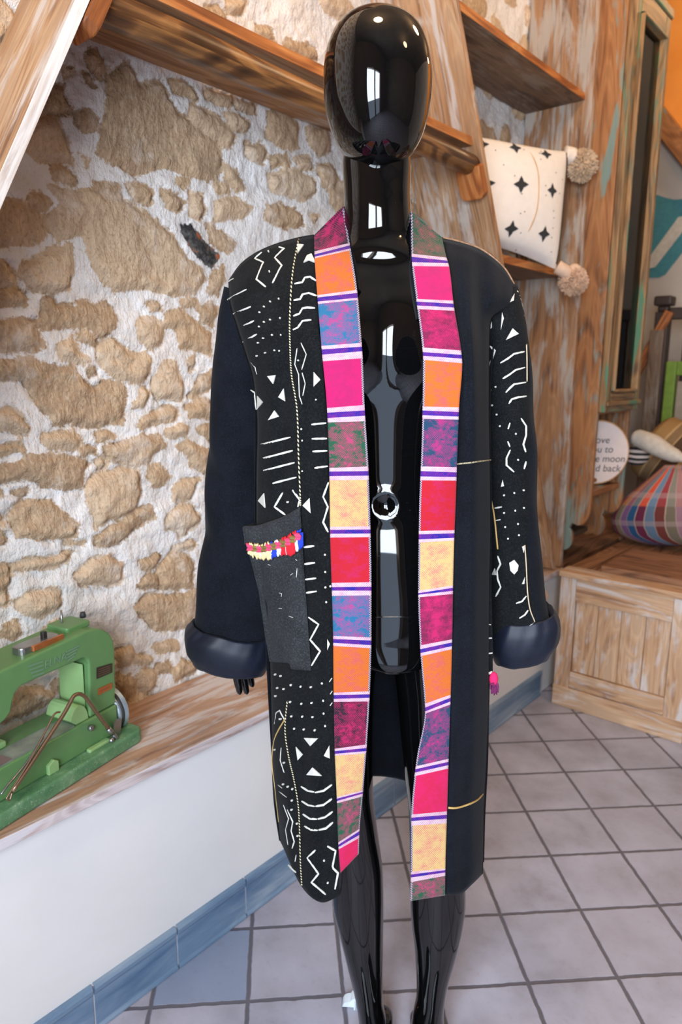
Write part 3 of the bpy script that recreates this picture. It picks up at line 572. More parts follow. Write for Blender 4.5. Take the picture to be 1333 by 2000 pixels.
def star(cx, cy, rx=15, ry=17, rot=0.):
    o = []
    for k in range(4):
        for tt, r in ((0, 1.), (.25, .62), (.5, .47), (.75, .62)):
            a = rot+(k+tt)*math.pi/2; o.append((cx+rx*r*math.cos(a), cy+ry*r*math.sin(a)))
    return o
def pilpoly(poly):
    c = np.mean(poly, 0); V = []
    for q in [c]+list(poly):
        s, t = inv(*q); s = min(max(s, .012), .988); t = min(max(t, .012), .988); ss = (s-.5)/(1-.055*math.sin(math.pi*t))+.5; V.append(pilpt(min(max(ss, .01), .99), min(max((t-.5)/(1-.05*math.sin(math.pi*s))+.5, .01), .99), 1, .0022))
    n = len(poly); mb.add(V, [(0, 1+(k+1) % n, 1+k) for k in range(n)], 1)
for cx, cy, rx, ry in ((990, 299, 12, 13), (1050, 311, 12, 11), (991, 375, 14, 17), (1054, 385, 11, 15), (980, 456, 12, 15), (1042, 466, 12, 15), (931, 290, 12, 13), (935, 368, 13, 16)): pilpoly(star(cx, cy, rx, ry, .05))
for k in range(26): x, y = RNG.uniform(950, 1085), RNG.uniform(300, 500); pilpoly(star(x, y, 1.5, 1.6))
pilbody = obj('cover', mb, [plain('cream_woven_cotton', srgb(236, 226, 216), .9, var=.03), plain('charcoal_print', srgb(46, 46, 48), .9), ], pil, smooth=True)
mb = MB(); pts = []
for x, y in ((1012, 285), (1021, 320), (1026, 360), (1023, 420), (1013, 460), (1003, 497)): s, t = inv(x, y); pts.append(pilpt(s, t, 1, .001))
mb.tube(smoothpath(pts), .0018, seg=6); obj('seam', mb, plain('tan_thread', srgb(206, 164, 112), .9), pil, smooth=True)
mb = MB(); pts = [pilpt(.965, t, 1, .001) for t in np.linspace(.03, .97, 30)]; mb.tube(pts, .003, seg=6, mat=0); obj('piping', mb, plain('black_and_tan_cord', srgb(66, 54, 44), .9, var=.9, nscale=260), pil, smooth=True)
c1 = hit(1133, 326, pilpt(1, 0, 0), pn)+pn*.01; pompom('pompom', c1, .054, pil, M['pom'], 900); c2 = hit(1113, 552, pilpt(1, 1, 0), pn)+pn*.02; pompom('pompom', c2, .05, pil, M['pom2'], 900)
mb = MB(); a = pilpt(.97, .03, 0); mb.tube(smoothpath([a, (a+c1)/2+EZ*.01, c1]), [.03]*8+[.018]*9, seg=12); mb.ball((a*.6+c1*.4)+EZ*.008, .024, n=8, m=12); obj('tassel_cap', mb, plain('cream_tassel_cap', srgb(228, 212, 196), .9), pil, smooth=True)
mb = MB(); a = pilpt(.985, .985, 0)+pn*.01; mb.tube(smoothpath([a, a*.5+c2*.5+pn*.01, c2]), [.024]*8+[.022]*9, seg=12); mb.ball(c2+EZ*.035, .026, n=8, m=12); obj('tassel_cap', mb, plain('pinkish_tassel_cap', srgb(218, 186, 160), .9), pil, smooth=True)
# ================================================================== SOFT THINGS ON THE SLATTED BENCH
def m_madras():
    t = NT('striped_cotton'); u = t.coord('UV'); sx_ = t.node('ShaderNodeSeparateXYZ'); t.link(u, sx_.inputs[0]); wv = t.noise(t.coord('UV', (3, 3, 1)), 2, 2)
    f = t.math('FRACT', t.math('ADD', sx_.outputs[0], t.math('MULTIPLY', wv, .03)))
    cols = [srgb(150, 110, 120), srgb(36, 66, 116), srgb(122, 34, 46), srgb(126, 112, 88), srgb(120, 82, 120), srgb(34, 80, 120), srgb(104, 32, 62), srgb(96, 116, 136), srgb(112, 50, 42), srgb(118, 104, 84)]
    st = []
    for k, c in enumerate(cols): st += [(k/10, c), (k/10+.093, srgb(200, 176, 152))]
    a = t.ramp(f, st, 'CONSTANT'); up = [srgb(168, 116, 110), srgb(60, 70, 110), srgb(150, 50, 54), srgb(176, 116, 66), srgb(150, 90, 100), srgb(112, 116, 116), srgb(214, 84, 56), srgb(110, 132, 152), srgb(156, 60, 62), srgb(136, 126, 110)]
    st = []
    for k, c in enumerate(up): st += [(k/10, c), (k/10+.093, srgb(208, 186, 160))]
    # two ramps because one holds at most 32 stops
    b = t.ramp(f, st, 'CONSTANT'); band = t.math('FRACT', t.math('MULTIPLY', sx_.outputs[1], 1.0)); c = t.mix(t.step(band, .52, .535), a, b)
    c = t.mix(t.math('MULTIPLY', t.step(t.math('FRACT', t.math('MULTIPLY', sx_.outputs[1], 2.9)), .8, .83), .35), c, srgb(190, 160, 150)); return t.fin(c, .9)
def blob(name, outline, Yp, thick, mat, parent=None, nrow=26, nrm_=None, us=1., vs=1., p=.5, fold=.0):
    """soft cushion: outline rows (y, xl, xr) on plane Y=Yp turned into a closed padded body"""
    o = np.array(outline, float); ys = np.linspace(o[0, 0], o[-1, 0], nrow); xl = catmull(o[:, 0], o[:, 1], ys); xr = catmull(o[:, 0], o[:, 2], ys); rings = []
    nn = np.array([0, 1., 0]) if nrm_ is None else np.asarray(nrm_, float)
    for i, yv in enumerate(ys):
        v = i/(nrow-1); hv = thick*(max(.0, 1-(2*v-1)**2)**p)+.004; A, B = (hit(q, yv, (0, Yp, 0), nn) for q in (xl[i], xr[i])); ring = []
        for k in range(40):
            a = 2*math.pi*k/40; c = math.cos(a); s = math.sin(a); ring.append((A+B)/2-(B-A)/2*c-nn*(hv*np.sign(s)*abs(s)**.7)*(1+fold*math.sin(c*17+v*3)*.3))
        rings.append(ring)
    mb = MB(); mb.loft(rings, 0, True); 
    uv = []
    for f, q in zip(mb.f, mb.uv):
        uv.append([((1-abs(2*((k0[0]) % 1.0001)-1))*us if False else k0[0]*us, 1-k0[1]*vs) for k0 in q])
    mb.uv = uv; return mb
mbag = blob('b', [(900, 1300, 1350), (912, 1286, 1372), (940, 1252, 1402), (975, 1214, 1436), (1005, 1199, 1452), (1030, 1206, 1450), (1048, 1240, 1440), (1058, 1280, 1425)], 3.2, .10, None, us=3.6)
LOW = min(v[2] for v in mbag.v); mbag.v = [(v[0], v[1], v[2]+(.551-LOW)) for v in mbag.v]
tag(obj('striped_bag', mbag, m_madras(), smooth=True), 'plump cotton bag in red blue and purple stripes sitting on the slats', 'bag')
def m_straw():
    t = NT('striped_woven_straw'); u = t.coord('UV'); s = t.node('ShaderNodeSeparateXYZ'); t.link(u, s.inputs[0]); f = t.math('FRACT', t.math('MULTIPLY', s.outputs[1], 1.))
    c = t.ramp(f, [(0, srgb(150, 112, 62)), (.16, srgb(172, 134, 82)), (.205, srgb(206, 172, 120)), (.211, srgb(140, 112, 80)), (.243, srgb(206, 172, 120)), (.249, srgb(62, 42, 30)), (.31, srgb(206, 172, 120)), (.316, srgb(176, 138, 88)), (.40, srgb(150, 112, 70))], 'CONSTANT')
    n = t.noise(t.coord('UV', (160, 50, 1)), 1.3, 3); t.bump(n, .5, .003); return t.fin(t.mix(t.math('MULTIPLY', n, .5), c, srgb(110, 78, 44)), .9)
cB = hit(1328, 903, (0, 3.62, 0), (0, 1, 0)); ax = np.array([.80, .05, -.50]); ax /= np.linalg.norm(ax); mb = MB()
# leaning basket: its mouth towards the room, resting on the slats
mb.lathe([(.001, -.17), (.13, -.17), (.155, -.15), (.172, -.05), (.176, .04), (.174, .12), (.166, .2), (.162, .2), (.169, .12), (.17, .04), (.166, -.05), (.15, -.14), (.001, -.155)], cB, ax, seg=48); lowz = min(v[2] for v in mb.v)
tag(obj('straw_basket', mb, m_straw(), smooth=True, fix=True), 'round straw basket with beige and dark brown bands tipped on its side behind the bags', 'basket')
# rolled white cloth over the bag
a, b = ony(1238, 852, 3.34), ony(1338, 897, 3.26); mb = MB(); pt = smoothpath([a, a*.66+b*.34+EZ*.004, a*.3+b*.7-EZ*.004, b], 8); mb.tube(pt, np.interp(np.linspace(0, 1, len(pt)), [0, .06, .4, .8, 1], [.02, .038, .044, .03, .014]), seg=18); tag(obj('rolled_cloth', mb, plain('cream_cloth', srgb(206, 194, 178), .9), smooth=True), 'cream rolled cloth lying across the top of the striped bag', 'cloth')
c = ony(1245, 890, 3.36); mb = MB(); mb.ball(c, .055, .05, .045, n=14, m=20); t = NT('black_and_cream_stripes'); w_ = t.node('ShaderNodeTexWave', bands_direction='Z'); t.link(t.coord('Object'), w_.inputs[0]); w_.inputs['Scale'].default_value = 14; w_.inputs['Distortion'].default_value = 1.5
tag(obj('striped_pouch', mb, t.fin(t.ramp(w_.outputs['Fac'], [(.45, srgb(214, 196, 184)), (.5, srgb(40, 34, 34))]), .9), smooth=True), 'small black and cream striped pouch tucked between basket and cabinet', 'pouch')
# grey padded support under basket and cloth (a folded blanket stack)
mb = MB()
BT = (lowz-.002-.5485)/3
for k, z in enumerate((.5485, .5485+BT, .5485+2*BT)): mb.fbox((-1.12+.012*k, 3.42+.004*k, z), (1, 0, 0), (0, 1, 0), (0, 0, 1), .62-.02*k, .34, BT-.001)
tag(obj('blanket_stack', mb, plain('folded_brown_blankets', srgb(120, 92, 76), .95), bevel=.018, seg=4), 'folded brown blankets on the slats beneath the straw basket', 'blanket')
mb = MB(); c = onz(1309, 1057, .553)
for dx in (-.018, .016): mb.ball(c+np.array([dx, 0, .004]), .017, .014, .009, n=8, m=12)
tag(obj('white_cord_end', mb, plain('white_cotton', srgb(232, 230, 232), .9), smooth=True), 'small white knotted cord end lying before the striped bag', 'cord')
# tan fringed pompom leaning by the bench end
c = onx(1052, 1164, -1.105); pompom('tan_pompom', c, .035, None, M['pom2'], 300); tag(bpy.data.objects['tan_pompom'], 'tan yarn pompom hanging below the bench edge beside the chest', 'pompom')
mb = MB(); mb.tube(smoothpath([c+EZ*.02, c+np.array([-.008, .01, .05]), (-1.125, c[1]+.02, .513), (-1.16, c[1]+.03, .5195)]), .003, seg=6); pp = bpy.data.objects['tan_pompom']; obj('cord', mb, M['pom2'], pp, smooth=True)
# ================================================================== FAR END OF THE SHOP
mb = MB(); e0, e1 = ony(1288, 232, 4.4), ony(1336, 293, 4.4); d = (e1-e0)/np.linalg.norm(e1-e0); n2 = np.array([d[2], 0, -d[0]]); n2 = n2 if n2[2] > 0 else -n2
mb.fbox(e0-d*.55-n2*.05, d, n2, (0, 1, 0), 1.9, .10, .055); st_ = obj('stair_stringer', mb, M['wood_cab'], bevel=.006); tag(st_, 'sloping brown beam crossing the far wall under the orange paint', 'beam')
q0, q1 = e0-d*.55+n2*.05, e0+d*1.35+n2*.05
mb = MB(); mb.prism([(q0[0], q0[2]), (q1[0], q1[2]), (q1[0]+.02, q1[2]), (q1[0]+.02, 3.298), (-2.6, 3.298), (-2.6, max(q0[2], 2.2) if q0[0] > -1.39 else 3.2)] if q0[0] > -1.39 else [(q0[0], q0[2]), (q1[0], q1[2]), (q1[0]+.02, q1[2]), (q1[0]+.02, 3.298), (q0[0], 3.298)], ((0, 4.46, 0), (1, 0, 0), (0, 0, 1), (0, 1, 0)), 0, .038); struct(obj('wall_upper', mb, M['wall_orange'], fix=True))
# painted teal motif on the far wall
TE = plain('teal_wall_paint', srgb(62, 122, 130), .8); WB = lambda x, y: ony(x, y, 4.492)
mb = MB()
def wallpoly(poly, Y, mat=0):
    V = [ony(x, y, Y) for x, y in poly]; n = len(V); V2 = [v+np.array([0, .004, 0]) for v in V]; mb.add(V+V2, [list(range(n)), list(range(n, 2*n))[::-1]]+[[k, n+k, n+(k+1) % n, (k+1) % n] for k in range(n)], mat)
wallpoly([(1283, 380), (1300, 386), (1318, 390), (1345, 388), (1345, 478), (1300, 536), (1287, 542), (1262, 542), (1268, 470)], 4.494)
wallpoly([(1272, 498), (1326, 424), (1350, 420), (1350, 432), (1280, 522), (1268, 524)], 4.489, 1)
tag(obj('wall_mural', mb, [TE, plain('pale_mural_slash', srgb(188, 180, 166), .8)], fix=True), 'teal painted motif with a pale slash on the far wall', 'mural')
M['wood_black'] = plain('dark_stained_wood', srgb(58, 44, 36), .55)
bal = thing('balustrade', tuple(np.r_[ony(1300, 700, 4.1)[:2], 0]), 'dark wooden newel post with handrail and spindles before the far wall', 'balustrade')
c = ony(1299, 590, 4.1); mb = MB(); mb.box(c[0]-.035, c[0]+.035, 4.07, 4.14, 0, c[2]-.05); obj('newel_post', mb, M['wood_black'], bal, bevel=.006)
mb = MB(); mb.box(c[0]-.028, c[0]+.028, 4.077, 4.133, c[2]-.05, c[2]-.02); mb.box(c[0]-.045, c[0]+.045, 4.06, 4.15, c[2]-.02, c[2]+.03); obj('cap', mb, M['wood_black'], bal, bevel=.01)
zr = ony(1330, 612, 4.1)[2]; mb = MB(); mb.box(c[0]+.035, c[0]+.9, 4.08, 4.13, zr-.03, zr+.03); obj('handrail', mb, M['wood_black'], bal, bevel=.006)
for k in range(5): mb = MB(); x = c[0]+.13+.13*k; mb.box(x-.018, x+.018, 4.09, 4.12, .02, zr-.03); obj('spindle', mb, M['wood_black'], bal)
a, b = ony(1296, 612, 4.05), ony(1266, 668, 4.05); mb = MB(); dd = (b-a)/np.linalg.norm(b-a); mb.fbox(a-dd*.02, dd, np.cross(dd, (0, 1, 0)), (0, 1, 0), .42, .045, .03); obj('brace', mb, M['wood_warm'], bal, bevel=.004)
a = ony(1285, 690, 4.03); mb = MB(); mb.fbox((a[0]-.045, 4.02, 0), (0, 0, 1), (1, 0, 0), (0, 1, 0), a[2]+.12, .07, .03); obj('back_board', mb, M['wood_dark'], bal, bevel=.004)
gp = MB(); a = ony(1305, 706, 3.95); b = ony(1320, 850, 3.95); gp.box(a[0], a[0]+.05, 3.93, 3.97, 0, a[2]); gp.box(a[0]+.05, a[0]+.45, 3.935, 3.965, a[2]-.07, a[2])
tag(obj('green_frame', gp, plain('lime_green_paint', srgb(110, 138, 42), .5), bevel=.004), 'lime green painted frame standing before the dark balustrade', 'frame')
gp = MB(); a = ony(1321, 745, 3.9); gp.box(a[0]+.0, a[0]+.4, 3.925, 3.945, 0, a[2]); tag(obj('beige_board', gp, plain('beige_panel', srgb(150, 138, 120), .7), bevel=.003), 'plain beige panel standing in front of the lime green frame', 'panel')
# ================================================================== SEWING MACHINE
SO = np.array([-1.215, .743, .5165]); SA = np.array([-.225, .974, 0]); SA /= np.linalg.norm(SA); SB = np.array([-SA[1], SA[0], 0]); 
if SB[0] > 0: SB = -SB
def sp(x, y, b):  # picture point on the machine's plane at depth b -> (a, z)
    p = hit(x, y, SO+SB*b, SB)-SO; return np.array([p@SA, p[2]])
def sw_(a, b, z): return SO+SA*a+SB*b+EZ*z
M['green'] = plain('green_machine_enamel', srgb(96, 136, 84), .42, var=.05); M['green2'] = plain('lighter_green_enamel', srgb(142, 178, 118), .45, var=.05)
def m_dusty():
    t = NT('dusty_green_enamel'); n = t.noise(t.coord('Object'), 26, 5, .6); f = t.noise(t.coord('Object'), 300, 3); c = t.ramp(n, [(.35, srgb(70, 118, 80)), (.6, srgb(98, 140, 100)), (.75, srgb(136, 164, 136))]); return t.fin(t.mix(t.math('MULTIPLY', t.step(f, .6, .7), .5), c, srgb(176, 190, 176)), .6)
M['dusty'] = m_dusty(); M['steel'] = plain('worn_steel', srgb(160, 160, 158), .3, .9); M['rod'] = plain('tarnished_rod', srgb(150, 122, 100), .38, .8); M['copper'] = plain('copper_plate', srgb(196, 116, 66), .35, .6); M['blackpl'] = plain('black_enamel', srgb(42, 40, 38), .4); M['rubber'] = plain('dark_rubber', srgb(48, 50, 52), .6); M['aluminium'] = plain('pale_blue_grey_metal', srgb(176, 194, 206), .35, .6)
sm = thing('sewing_machine', tuple(SO+SA*(-.25)+SB*.08), 'green vintage metal sewing machine with a bent knee lever on the bench board', 'sewing machine')
SFR = (SO, SA, EZ, SB)
def rrect(x0, x1, y0, y1, r, n=5):
    o = []
    for cx, cy, a0 in ((x1-r, y1-r, 0), (x0+r, y1-r, 90), (x0+r, y0+r, 180), (x1-r, y0+r, 270)):
        o += [(cx+r*math.cos(math.radians(a0+90*k/n)), cy+r*math.sin(math.radians(a0+90*k/n))) for k in range(n+1)]
    return o
mb = MB(); mb.prism(rrect(-.50, .062, 0.0, .155, .018), (SO, SA, SB, EZ), 0, .030); obj('base_plate', mb, M['dusty'], sm, bevel=.005, seg=3, fix=True)
FB = .030; zb = .030
ztop = float(sp(166, 1411, FB)[1]); aR = float(sp(229, 1375, FB)[0])
mb = MB(); mb.prism([(-.49, zb), (aR, zb), (aR, ztop), (-.49, ztop)], SFR, FB, FB+.105); bed = obj('bed', mb, M['green'], sm, bevel=.004, seg=3, fix=True)
# C shaped head and pillar in one casting
px = lambda x, y: tuple(sp(x, y, FB))
topz = lambda a: 0
hole = [px(177, 1378), px(177, 1300)]; r = []
o1 = [px(229, 1374), px(228, 1268), px(225, 1250), px(217, 1237), px(204, 1230), px(190, 1229)]
topR = px(176, 1232); topL = px(0, 1314); sl_ = (topL[1]-topR[1])/(topL[0]-topR[0])
aL = -.42; outer = o1+[topR, (topL[0], topL[1]), (aL, topR[1]+sl_*(aL-topR[0]))]
lower = [(aL, px(0, 1419)[1]), (px(0, 1419)[0]-.03, px(0, 1419)[1]-.004), px(0, 1419), px(14, 1408), px(25, 1392), px(29, 1372), px(34, 1354), px(44, 1342), px(60, 1334), px(158, 1290), px(168, 1286), px(174, 1289), px(177, 1298), px(177, 1378)]
zlow = ztop+.001; lower[-1] = (lower[-1][0], zlow); outer[0] = (outer[0][0], zlow)
mb = MB(); mb.prism(outer+lower, SFR, FB+.004, FB+.092); headc = obj('head_casting', mb, M['green'], sm, bevel=.009, seg=4, fix=True)
# pillar's pale inner face
mb = MB(); a0 = lower[-1][0]; z1_ = px(177, 1298)[1]; mb.prism([(a0-.0015, zlow+.0), (a0-.0005, zlow), (a0-.0005, z1_), (a0-.0015, z1_)], SFR, FB+.014, FB+.082); obj('inner_face', mb, M['green2'], sm, fix=True)
mb = MB(); pc = sp(160, 1400, FB); mb.prism([(a0-.034, zlow)]+[(a0-.024+.022*math.cos(t), zlow+.036*math.sin(t)) for t in np.linspace(math.pi*.9, 0.02, 10)]+[(a0-.0017, zlow)], SFR, FB+.006, FB+.075); obj('gusset', mb, M['green2'], sm, bevel=.002, fix=True)
mb = MB(); mb.prism(rrect(px(60, 1322)[0], px(165, 1270)[0]-.035, FB+.020, FB+.052, .012), (SO+EZ*(topR[1]-.004), SA, SB, EZ), -.004, .011); obj('selector_plate', mb, M['steel'], sm, bevel=.002, fix=True)
mb = MB(); aa = (px(60, 1322)[0]+px(150, 1270)[0])/2; mb.prism(rrect(aa-.03, aa+.04, FB+.016, FB+.0215, .002), (SO+EZ*(topR[1]), SA, SB, EZ), -.004, .0065); obj('copper_scale', mb, M['copper'], sm, fix=True)
mb = MB(); mb.prism(rrect(aa+.004, aa+.014, FB+.03, FB+.039, .002), (SO+EZ*(topR[1]), SA, SB, EZ), .0, .019); obj('slide_knob', mb, M['blackpl'], sm, bevel=.002, fix=True)
mb = MB(); ba = sp(126, 1225, FB+.06); mb.tube([sw_(ba[0], FB+.066, topR[1]-.01), sw_(ba[0], FB+.066, topR[1]+.034)], .0022, seg=8); obj('spool_pin', mb, M['steel'], sm, smooth=True)
mb = MB(); ba = sp(162, 1213, FB+.075); mb.lathe([(.001, 0), (.006, 0), (.0065, .004), (.005, .011), (.001, .012)], sw_(ba[0], FB+.074, topR[1]-.001), EZ, seg=20); obj('top_knob', mb, M['rubber'], sm, smooth=True)
mb = MB(); mb.prism(rrect(px(176, 1232)[0]-.03, px(190, 1229)[0]+.012, FB+.03, FB+.088, .006), (SO+EZ*topR[1], SA, SB, EZ), -.004, .008); obj('top_cover', mb, M['green'], sm, bevel=.003, fix=True)
# maker's letters between four bar wings on the arm
LA = NT('faded_silver_lettering').fin(srgb(124, 158, 128), .35, .3)
def onface(x, y): a, z = sp(x, y, FB+.004); return sw_(a, FB+.0034, z)
e = onface(132, 1279)-onface(84, 1302); e = e/np.linalg.norm(e); up_ = EZ-e*(EZ@e); up_ /= np.linalg.norm(up_)
text_mesh('ELNA', .0215, onface(108, 1291), SA, EZ, 'lettering', LA, sm, depth=.0006, shear=.2)
for side in (0, 1):
    mb = MB()
    for k in range(4):
        (x0, y0), (x1, y1) = (((54+3.2*k, 1302+6.4*k), (84+.6*k, 1291+7.5*k)), ((128+1.2*k, 1274+5.6*k), (154-3*k, 1261+6.6*k)))[side]
        a, b = onface(x0, y0), onface(x1, y1); dd = (b-a)/np.linalg.norm(b-a); w = np.cross(SB, dd); mb.add([a-w*.0016, b-w*.0016, b+w*.0016, a+w*.0016], [(0, 1, 2, 3)])
    obj('wing_mark', mb, LA, sm, solid=.0004)
def plate(name, quad, mat, lines=0):
    V = [onface(*q) for q in quad]; mb = MB(); V2 = [v-SB*.0012 for v in V]; mb.add(V+V2, [(3, 2, 1, 0), (4, 5, 6, 7), (0, 1, 5, 4), (1, 2, 6, 5), (2, 3, 7, 6), (3, 0, 4, 7)], 0)
    for k in range(lines):
        t0 = (k+1)/(lines+1); a = V2[0]*(1-t0)+V2[3]*t0; b = V2[1]*(1-t0)+V2[2]*t0; a, b = a*.9+b*.1, a*.12+b*.88; mb.add([q-SB*.0003 for q in (a-EZ*.0006, b-EZ*.0006, b+EZ*.0006, a+EZ*.0006)], [(0, 1, 2, 3)], 1)
    return obj(name, mb, [mat, M['rod']], sm, fix=False)
plate('maker_plate', [(188, 1304), (218, 1295), (218, 1313), (188, 1326)], plain('dark_bronze_plate', srgb(70, 60, 48), .4, .4), 4)
plate('copper_plate', [(191, 1345), (218, 1333), (218, 1344), (191, 1358)], M['copper'], 1)
# bed plates, front lug, screws
mb = MB(); mb.prism(rrect(-.47, float(px(150, 1420)[0]), FB+.004, FB+.05, .003), (SO+EZ*ztop, SA, SB, EZ), 0, .0025); obj('bed_plate', mb, plain('scratched_grey_plate', srgb(142, 152, 142), .4, .4, var=.25), sm, fix=True)
mb = MB(); mb.prism(rrect(float(px(20, 1480)[0])-.14, float(px(26, 1470)[0]), FB+.006, FB+.035, .002), (SO+EZ*(ztop+.0025), SA, SB, EZ), 0, .0012); obj('slide_cover', mb, plain('brown_slide_plate', srgb(128, 108, 106), .4, .2), sm, fix=True)
ca = px(20, 1400)[0]; mb = MB(); mb.prism(rrect(ca-.06, float(px(50, 1415)[0]), FB+.055, FB+.105, .004), (SO+EZ*ztop, SA, SB, EZ), 0, .012); obj('bed_step', mb, M['green2'], sm, bevel=.003, fix=True)
a_, z_ = sp(110, 1500, FB-.006); mb = MB(); mb.prism([(a_-.018, zb+.0), (a_+.006, zb), (a_+.006, zb+.02), (a_-.004, zb+.027), (a_-.018, zb+.02)], SFR, FB-.008, FB+.001); obj('lug', mb, M['green2'], sm, bevel=.002, fix=True)
a_, z_ = sp(176, 1420, FB); a2, z2 = sp(175, 1421, FB); mb = MB(); mb.lathe([(.0005, 0), (.006, 0), (.006, .008), (.005, .009), (.0005, .009)], sw_(a2, FB+.001, z2), -SB, seg=18); obj('screw', mb, M['steel'], sm, smooth=True)
mb = MB(); a0_, a1_ = sp(174, 1478, FB-.01)[0], sp(214, 1450, FB-.01)[0]; mb.prism(rrect(a0_, a1_, FB-.014, FB-.002, .004), (SO+EZ*zb, SA, SB, EZ), 0, .007); obj('guide_ridge', mb, M['green2'], sm, bevel=.002, fix=True)
# handwheel at the right hand end
wa = aR+.004; wc = sw_(wa, FB+.05, sp(236, 1388, FB+.03)[1]+.006); mb = MB(); mb.lathe([(.002, 0), (.046, 0), (.05, .003), (.05, .008), (.044, .011), (.044, .014), (.05, .017), (.052, .026), (.046, .031), (.002, .031)], wc, SA, seg=48); obj('handwheel', mb, M['aluminium'], sm, smooth=False, bevel=.001, fix=True)
mb = MB(); mb.lathe([(.0505, .009), (.0515, .0105), (.0515, .0145), (.0505, .016)], wc, SA, seg=48); obj('drive_belt', mb, M['rubber'], sm, smooth=True)
# knee lever: bracket, bent rod and thin return wire
def kp(x, y, b): a, z = sp(x, y, b); return sw_(a, b, z)
lb = FB-.016; piv = kp(234, 1448, lb); mb = MB(); top = kp(213, 1425, lb); pts = [top, kp(190, 1394, lb), kp(172, 1369, lb), kp(166, 1361, lb), kp(158, 1356, lb-.001), kp(150, 1356, lb-.002), kp(143, 1361, lb-.003), kp(136, 1374, lb-.004), kp(120, 1402, lb-.006), kp(70, 1478, lb-.012), kp(24, 1546, lb-.016)]
mb.tube(smoothpath(pts, 6), .0038, seg=12); lever = obj('knee_lever', mb, M['rod'], sm, smooth=True)
mb = MB(); pts = [kp(117, 1391, lb-.006), kp(110, 1392, lb-.007), kp(103, 1400, lb-.008), kp(88, 1430, lb-.01), kp(58, 1486, lb-.014), kp(17, 1552, lb-.016), kp(14, 1560, lb-.016), kp(19, 1562, lb-.016), kp(24, 1548, lb-.016)]; mb.tube(smoothpath(pts, 6), .0018, seg=8); obj('return_wire', mb, M['rod'], lever, smooth=True)
mb = MB(); pts = [kp(84, 1440, lb-.004), kp(50, 1492, lb-.006), kp(14, 1535, lb-.008), kp(2, 1552, lb-.008)]; mb.tube(smoothpath(pts, 6), .0022, seg=8); obj('guide_wire', mb, M['steel'], lever, smooth=True)
mb = MB(); dd = piv-top; dd /= np.linalg.norm(dd); mb.tube([top-dd*.004, top+dd*.016], .0055, seg=12); mb.tube([top+dd*.014, piv+dd*.002], .0042, seg=12); mb.tube([piv+SB*.016, piv-SB*.006], .0065, seg=14); mb.ball(kp(218, 1446, lb), .006, n=8, m=12); obj('lever_clamp', mb, M['steel'], lever, smooth=True)
pl = [kp(222, 1440, lb+.006), kp(224, 1412, lb+.006), kp(229, 1404, lb+.006), kp(238, 1406, lb+.006), kp(236, 1430, lb+.006), kp(240, 1450, lb+.006), kp(232, 1455, lb+.006)]; mb = MB(); n = len(pl); mb.add(pl+[q+SB*.003 for q in pl], [list(range(n)), list(range(n, 2*n))[::-1]]+[[k, n+k, n+(k+1) % n, (k+1) % n] for k in range(n)]); obj('bracket', mb, M['steel'], lever, fix=True)
# ================================================================== MANNEQUIN
def limb_rows(rows, N, fine=1):
    """rows: (y, xl, xr, w, df, db) or (xl, yl, xr, yr, w, df, db) -> list of dense rows of 7"""
    r = [(q if len(q) == 7 else (q[1], q[0], q[2], q[0], q[3], q[4], q[5])) for q in rows]; r = np.array(r, float); k = (r[:, 1]+r[:, 3])/2; x = np.linspace(k[0], k[-1], N); return catmull(k, r, x)
def limb(rows, N=60, M_=64, ex=1., fn=None):
    R = limb_rows(rows, N); rings = []
    for i, (xl, yl, xr, yr, w, df, db) in enumerate(R):
        A, B = P(xl, yl, w), P(xr, yr, w); ring = []
        for k in range(M_):
            a = 2*math.pi*k/M_; c, s = math.cos(a), math.sin(a); c2 = np.sign(c)*abs(c)**ex; s2 = np.sign(s)*abs(s)**ex
            p = (A+B)/2-(B-A)/2*c2+EW*(-df*s2 if s > 0 else -db*s2)
            if fn is not None: p = p+fn(i/(N-1), a, p)
            ring.append(p)
        rings.append(ring)
    return rings
def m_gloss():
    t = NT('black_gloss_lacquer'); n = t.noise(t.coord('Object'), 240, 4, .7); s = t.step(n, .66, .74)
    sc = t.noise(t.coord('Object', (6, 6, 90)), 9, 3); t.fin(t.mix(t.math('MULTIPLY', s, .06), srgb(8, 8, 9), srgb(150, 140, 130)), t.math('ADD', .035, t.math('MULTIPLY', s, .15)))
    t.b.inputs['Coat Weight'].default_value = .15; t.b.inputs['Coat Roughness'].default_value = .02; t.b.inputs['IOR'].default_value = 1.5; return t.m
M['gloss'] = m_gloss()
man = thing('mannequin', tuple(MO), 'glossy black faceless standing shop mannequin wearing the open patchwork coat', 'mannequin')
head = [(17, 741, 742), (19, 722, 762), (25, 700, 784), (36, 680, 803), (50, 664, 819), (75, 649, 832), (112, 637.5, 841), (150, 634, 844.5), (187, 634.5, 842.5), (225, 638, 837.5), (262, 647.5, 829), (300, 664, 812), (325, 688, 789), (337, 711, 768), (343, 727, 755), (345.5, 740, 743)]
hr = []
zt = {}
for y, xl, xr in head:
    f = math.sqrt(max(0., 1-((y-165)/(149 if y < 165 else 181))**2)); hr.append((y+ (0 if True else 0), xl, xr, -.005-.012*(y > 165)*((y-165)/180), .102*f+.001, .098*f+.001))
ys = np.array([q[0] for q in hr]); 
